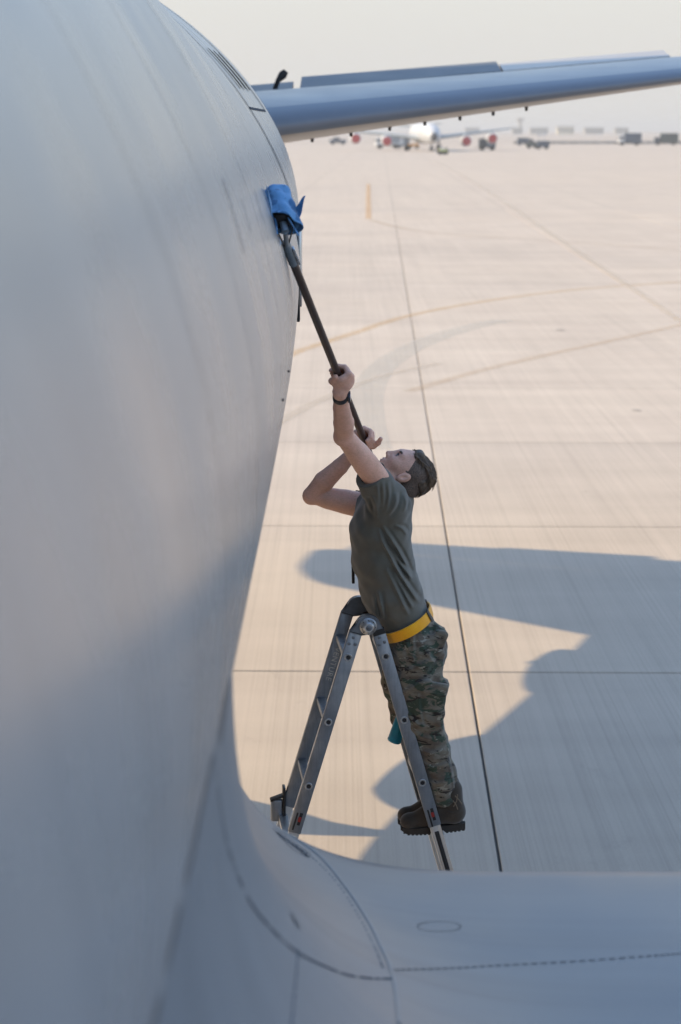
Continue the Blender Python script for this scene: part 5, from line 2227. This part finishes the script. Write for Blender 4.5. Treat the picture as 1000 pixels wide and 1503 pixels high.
vehicle("generator_cart", "pale grey air cart right of the white service truck", "cart", G(592, 217.5), 0.1,
        (0, 0, 1.3, 1.5, 0.9, 0.8, 'far_grey'), None, (-0.9, 0.9), [("hose_box", (0.6, 0, 2.2), (0.5, 0.6, 0.18), 'far_dark')], group="ground equipment")
vehicle("stair_cart", "orange tow bar cart by the parked aircraft's nose wheel", "cart", G(607, 218.5), 0.0,
        (0, 0, 0.85, 1.3, 0.5, 0.30, 'orange'), None, (-0.8, 0.8), [("tow_bar", (1.9, 0, 0.6), (0.8, 0.06, 0.05), 'orange')], group="ground equipment")
vehicle("pickup", "dark pickup left of the parked aircraft's outer engine", "pickup", G(496, 212.5), 0.1,
        (0, 0, 1.05, 2.4, 0.9, 0.45, 'truck_blue'), (-0.4, 0, 1.75, 0.9, 0.8, 0.4, 'truck_blue'), (-1.5, 1.5), group="ground equipment")
vehicle("equipment_cart", "small yellow green cart alone in front of the parked aircraft", "cart", G(650, 227), 0.3,
        (0, 0, 0.72, 0.75, 0.45, 0.22, 'hi_vis'), None, (-0.45, 0.45),
        [("pump", (-0.2, 0, 1.1), (0.25, 0.25, 0.2), 'truck_white'), ("push_bar", (0.75, 0, 1.05), (0.04, 0.4, 0.25), 'far_dark')], group="ground equipment")

# low barrier wall along the edge of the apron: one thing per run
bm = bmesh.new()
for k in range(40):
    x0 = 55 + k * 3.4
    for (a, b) in (((-0.35, 0), (-0.12, 0.45)), ((-0.12, 0.45), (-0.10, 1.0))):
        pass
    bm_box(bm, (x0, 640 + 0.02 * x0, 0.45), 1.62, 0.30, 0.45, bevel=0.12, seg=1)
wall = bm_obj("barrier_wall", bm, M['barrier'], None)
tag(wall, "long low line of concrete barriers behind the far trucks", "barrier")

# far buildings on the horizon
def building(label, px, Y, w, d, h, mat, nwin=5, tower=False):
    x = (px - 500) / FPX * Y
    root = empty("building", Vector((x, Y, 0)))
    tag(root, label, "building", "buildings on the horizon")
    bm = bmesh.new()
    bm_box(bm, (0, 0, h / 2), w / 2, d / 2, h / 2)
    wl_ = bm_obj("wall", bm, M[mat], root, keep=False)
    bm = bmesh.new()
    bm_box(bm, (0, 0, h + 0.2), w / 2 + 0.5, d / 2 + 0.5, 0.3)
    bm_obj("roof", bm, M['far_grey'], root, keep=False)
    for i in range(nwin):
        bm = bmesh.new()
        bm_box(bm, (-w / 2 + (i + 0.5) * w / nwin, -d / 2 - 0.06, h * 0.55), w / nwin * 0.3, 0.05, h * 0.22)
        bm_obj("window", bm, M['glass'], root, keep=False)
    if tower:
        bm = bmesh.new()
        bm_tube(bm, [(w * 0.3, 0, h), (w * 0.3, 0, h * 2.1)], 1.6, 10)
        bm_box(bm, (w * 0.3, 0, h * 2.25), 3.2, 3.2, h * 0.22, bevel=0.3)
        bm_obj("tower", bm, M[mat], root, keep=False)
    return root


building("pale building with a short tower, leftmost on the horizon", 755, 1900, 9, 8, 6.0, 'building', 3, True)
building("long flat hazy building left of the cream hangar", 786, 2000, 17, 12, 6, 'building', 5)
building("low cream fronted hangar on the horizon", 824, 1900, 15, 12, 7, 'building_cream', 4)
building("long hazy building in the middle of the right horizon", 865, 2000, 18, 12, 6, 'building', 8)
building("flat hazy building at the right end of the horizon row", 905, 2050, 13, 10, 6, 'building', 5)
building("small hazy building left of the parked aircraft's fin", 690, 2100, 14, 10, 6, 'building', 4)

# ------------------------------------------------------------------ dusty air
bm = bmesh.new()
bm_box(bm, (0, 3900, 9.0), 4200, 4100, 10.0)
hz_ = bm_obj("haze", bm, None, None)
tag(hz_, "pale dusty air over the apron", kind="stuff")
hm = bpy.data.materials.new("dusty air")
hm.use_nodes = True
hn_ = hm.node_tree.nodes
hn_.clear()
pv = hn_.new("ShaderNodeVolumePrincipled")
pv.inputs['Color'].default_value = (0.93, 0.90, 0.86, 1)
pv.inputs['Density'].default_value = 0.00040
pv.inputs['Anisotropy'].default_value = 0.2
ho = hn_.new("ShaderNodeOutputMaterial")
hm.node_tree.links.new(pv.outputs[0], ho.inputs['Volume'])
hz_.data.materials.append(hm)
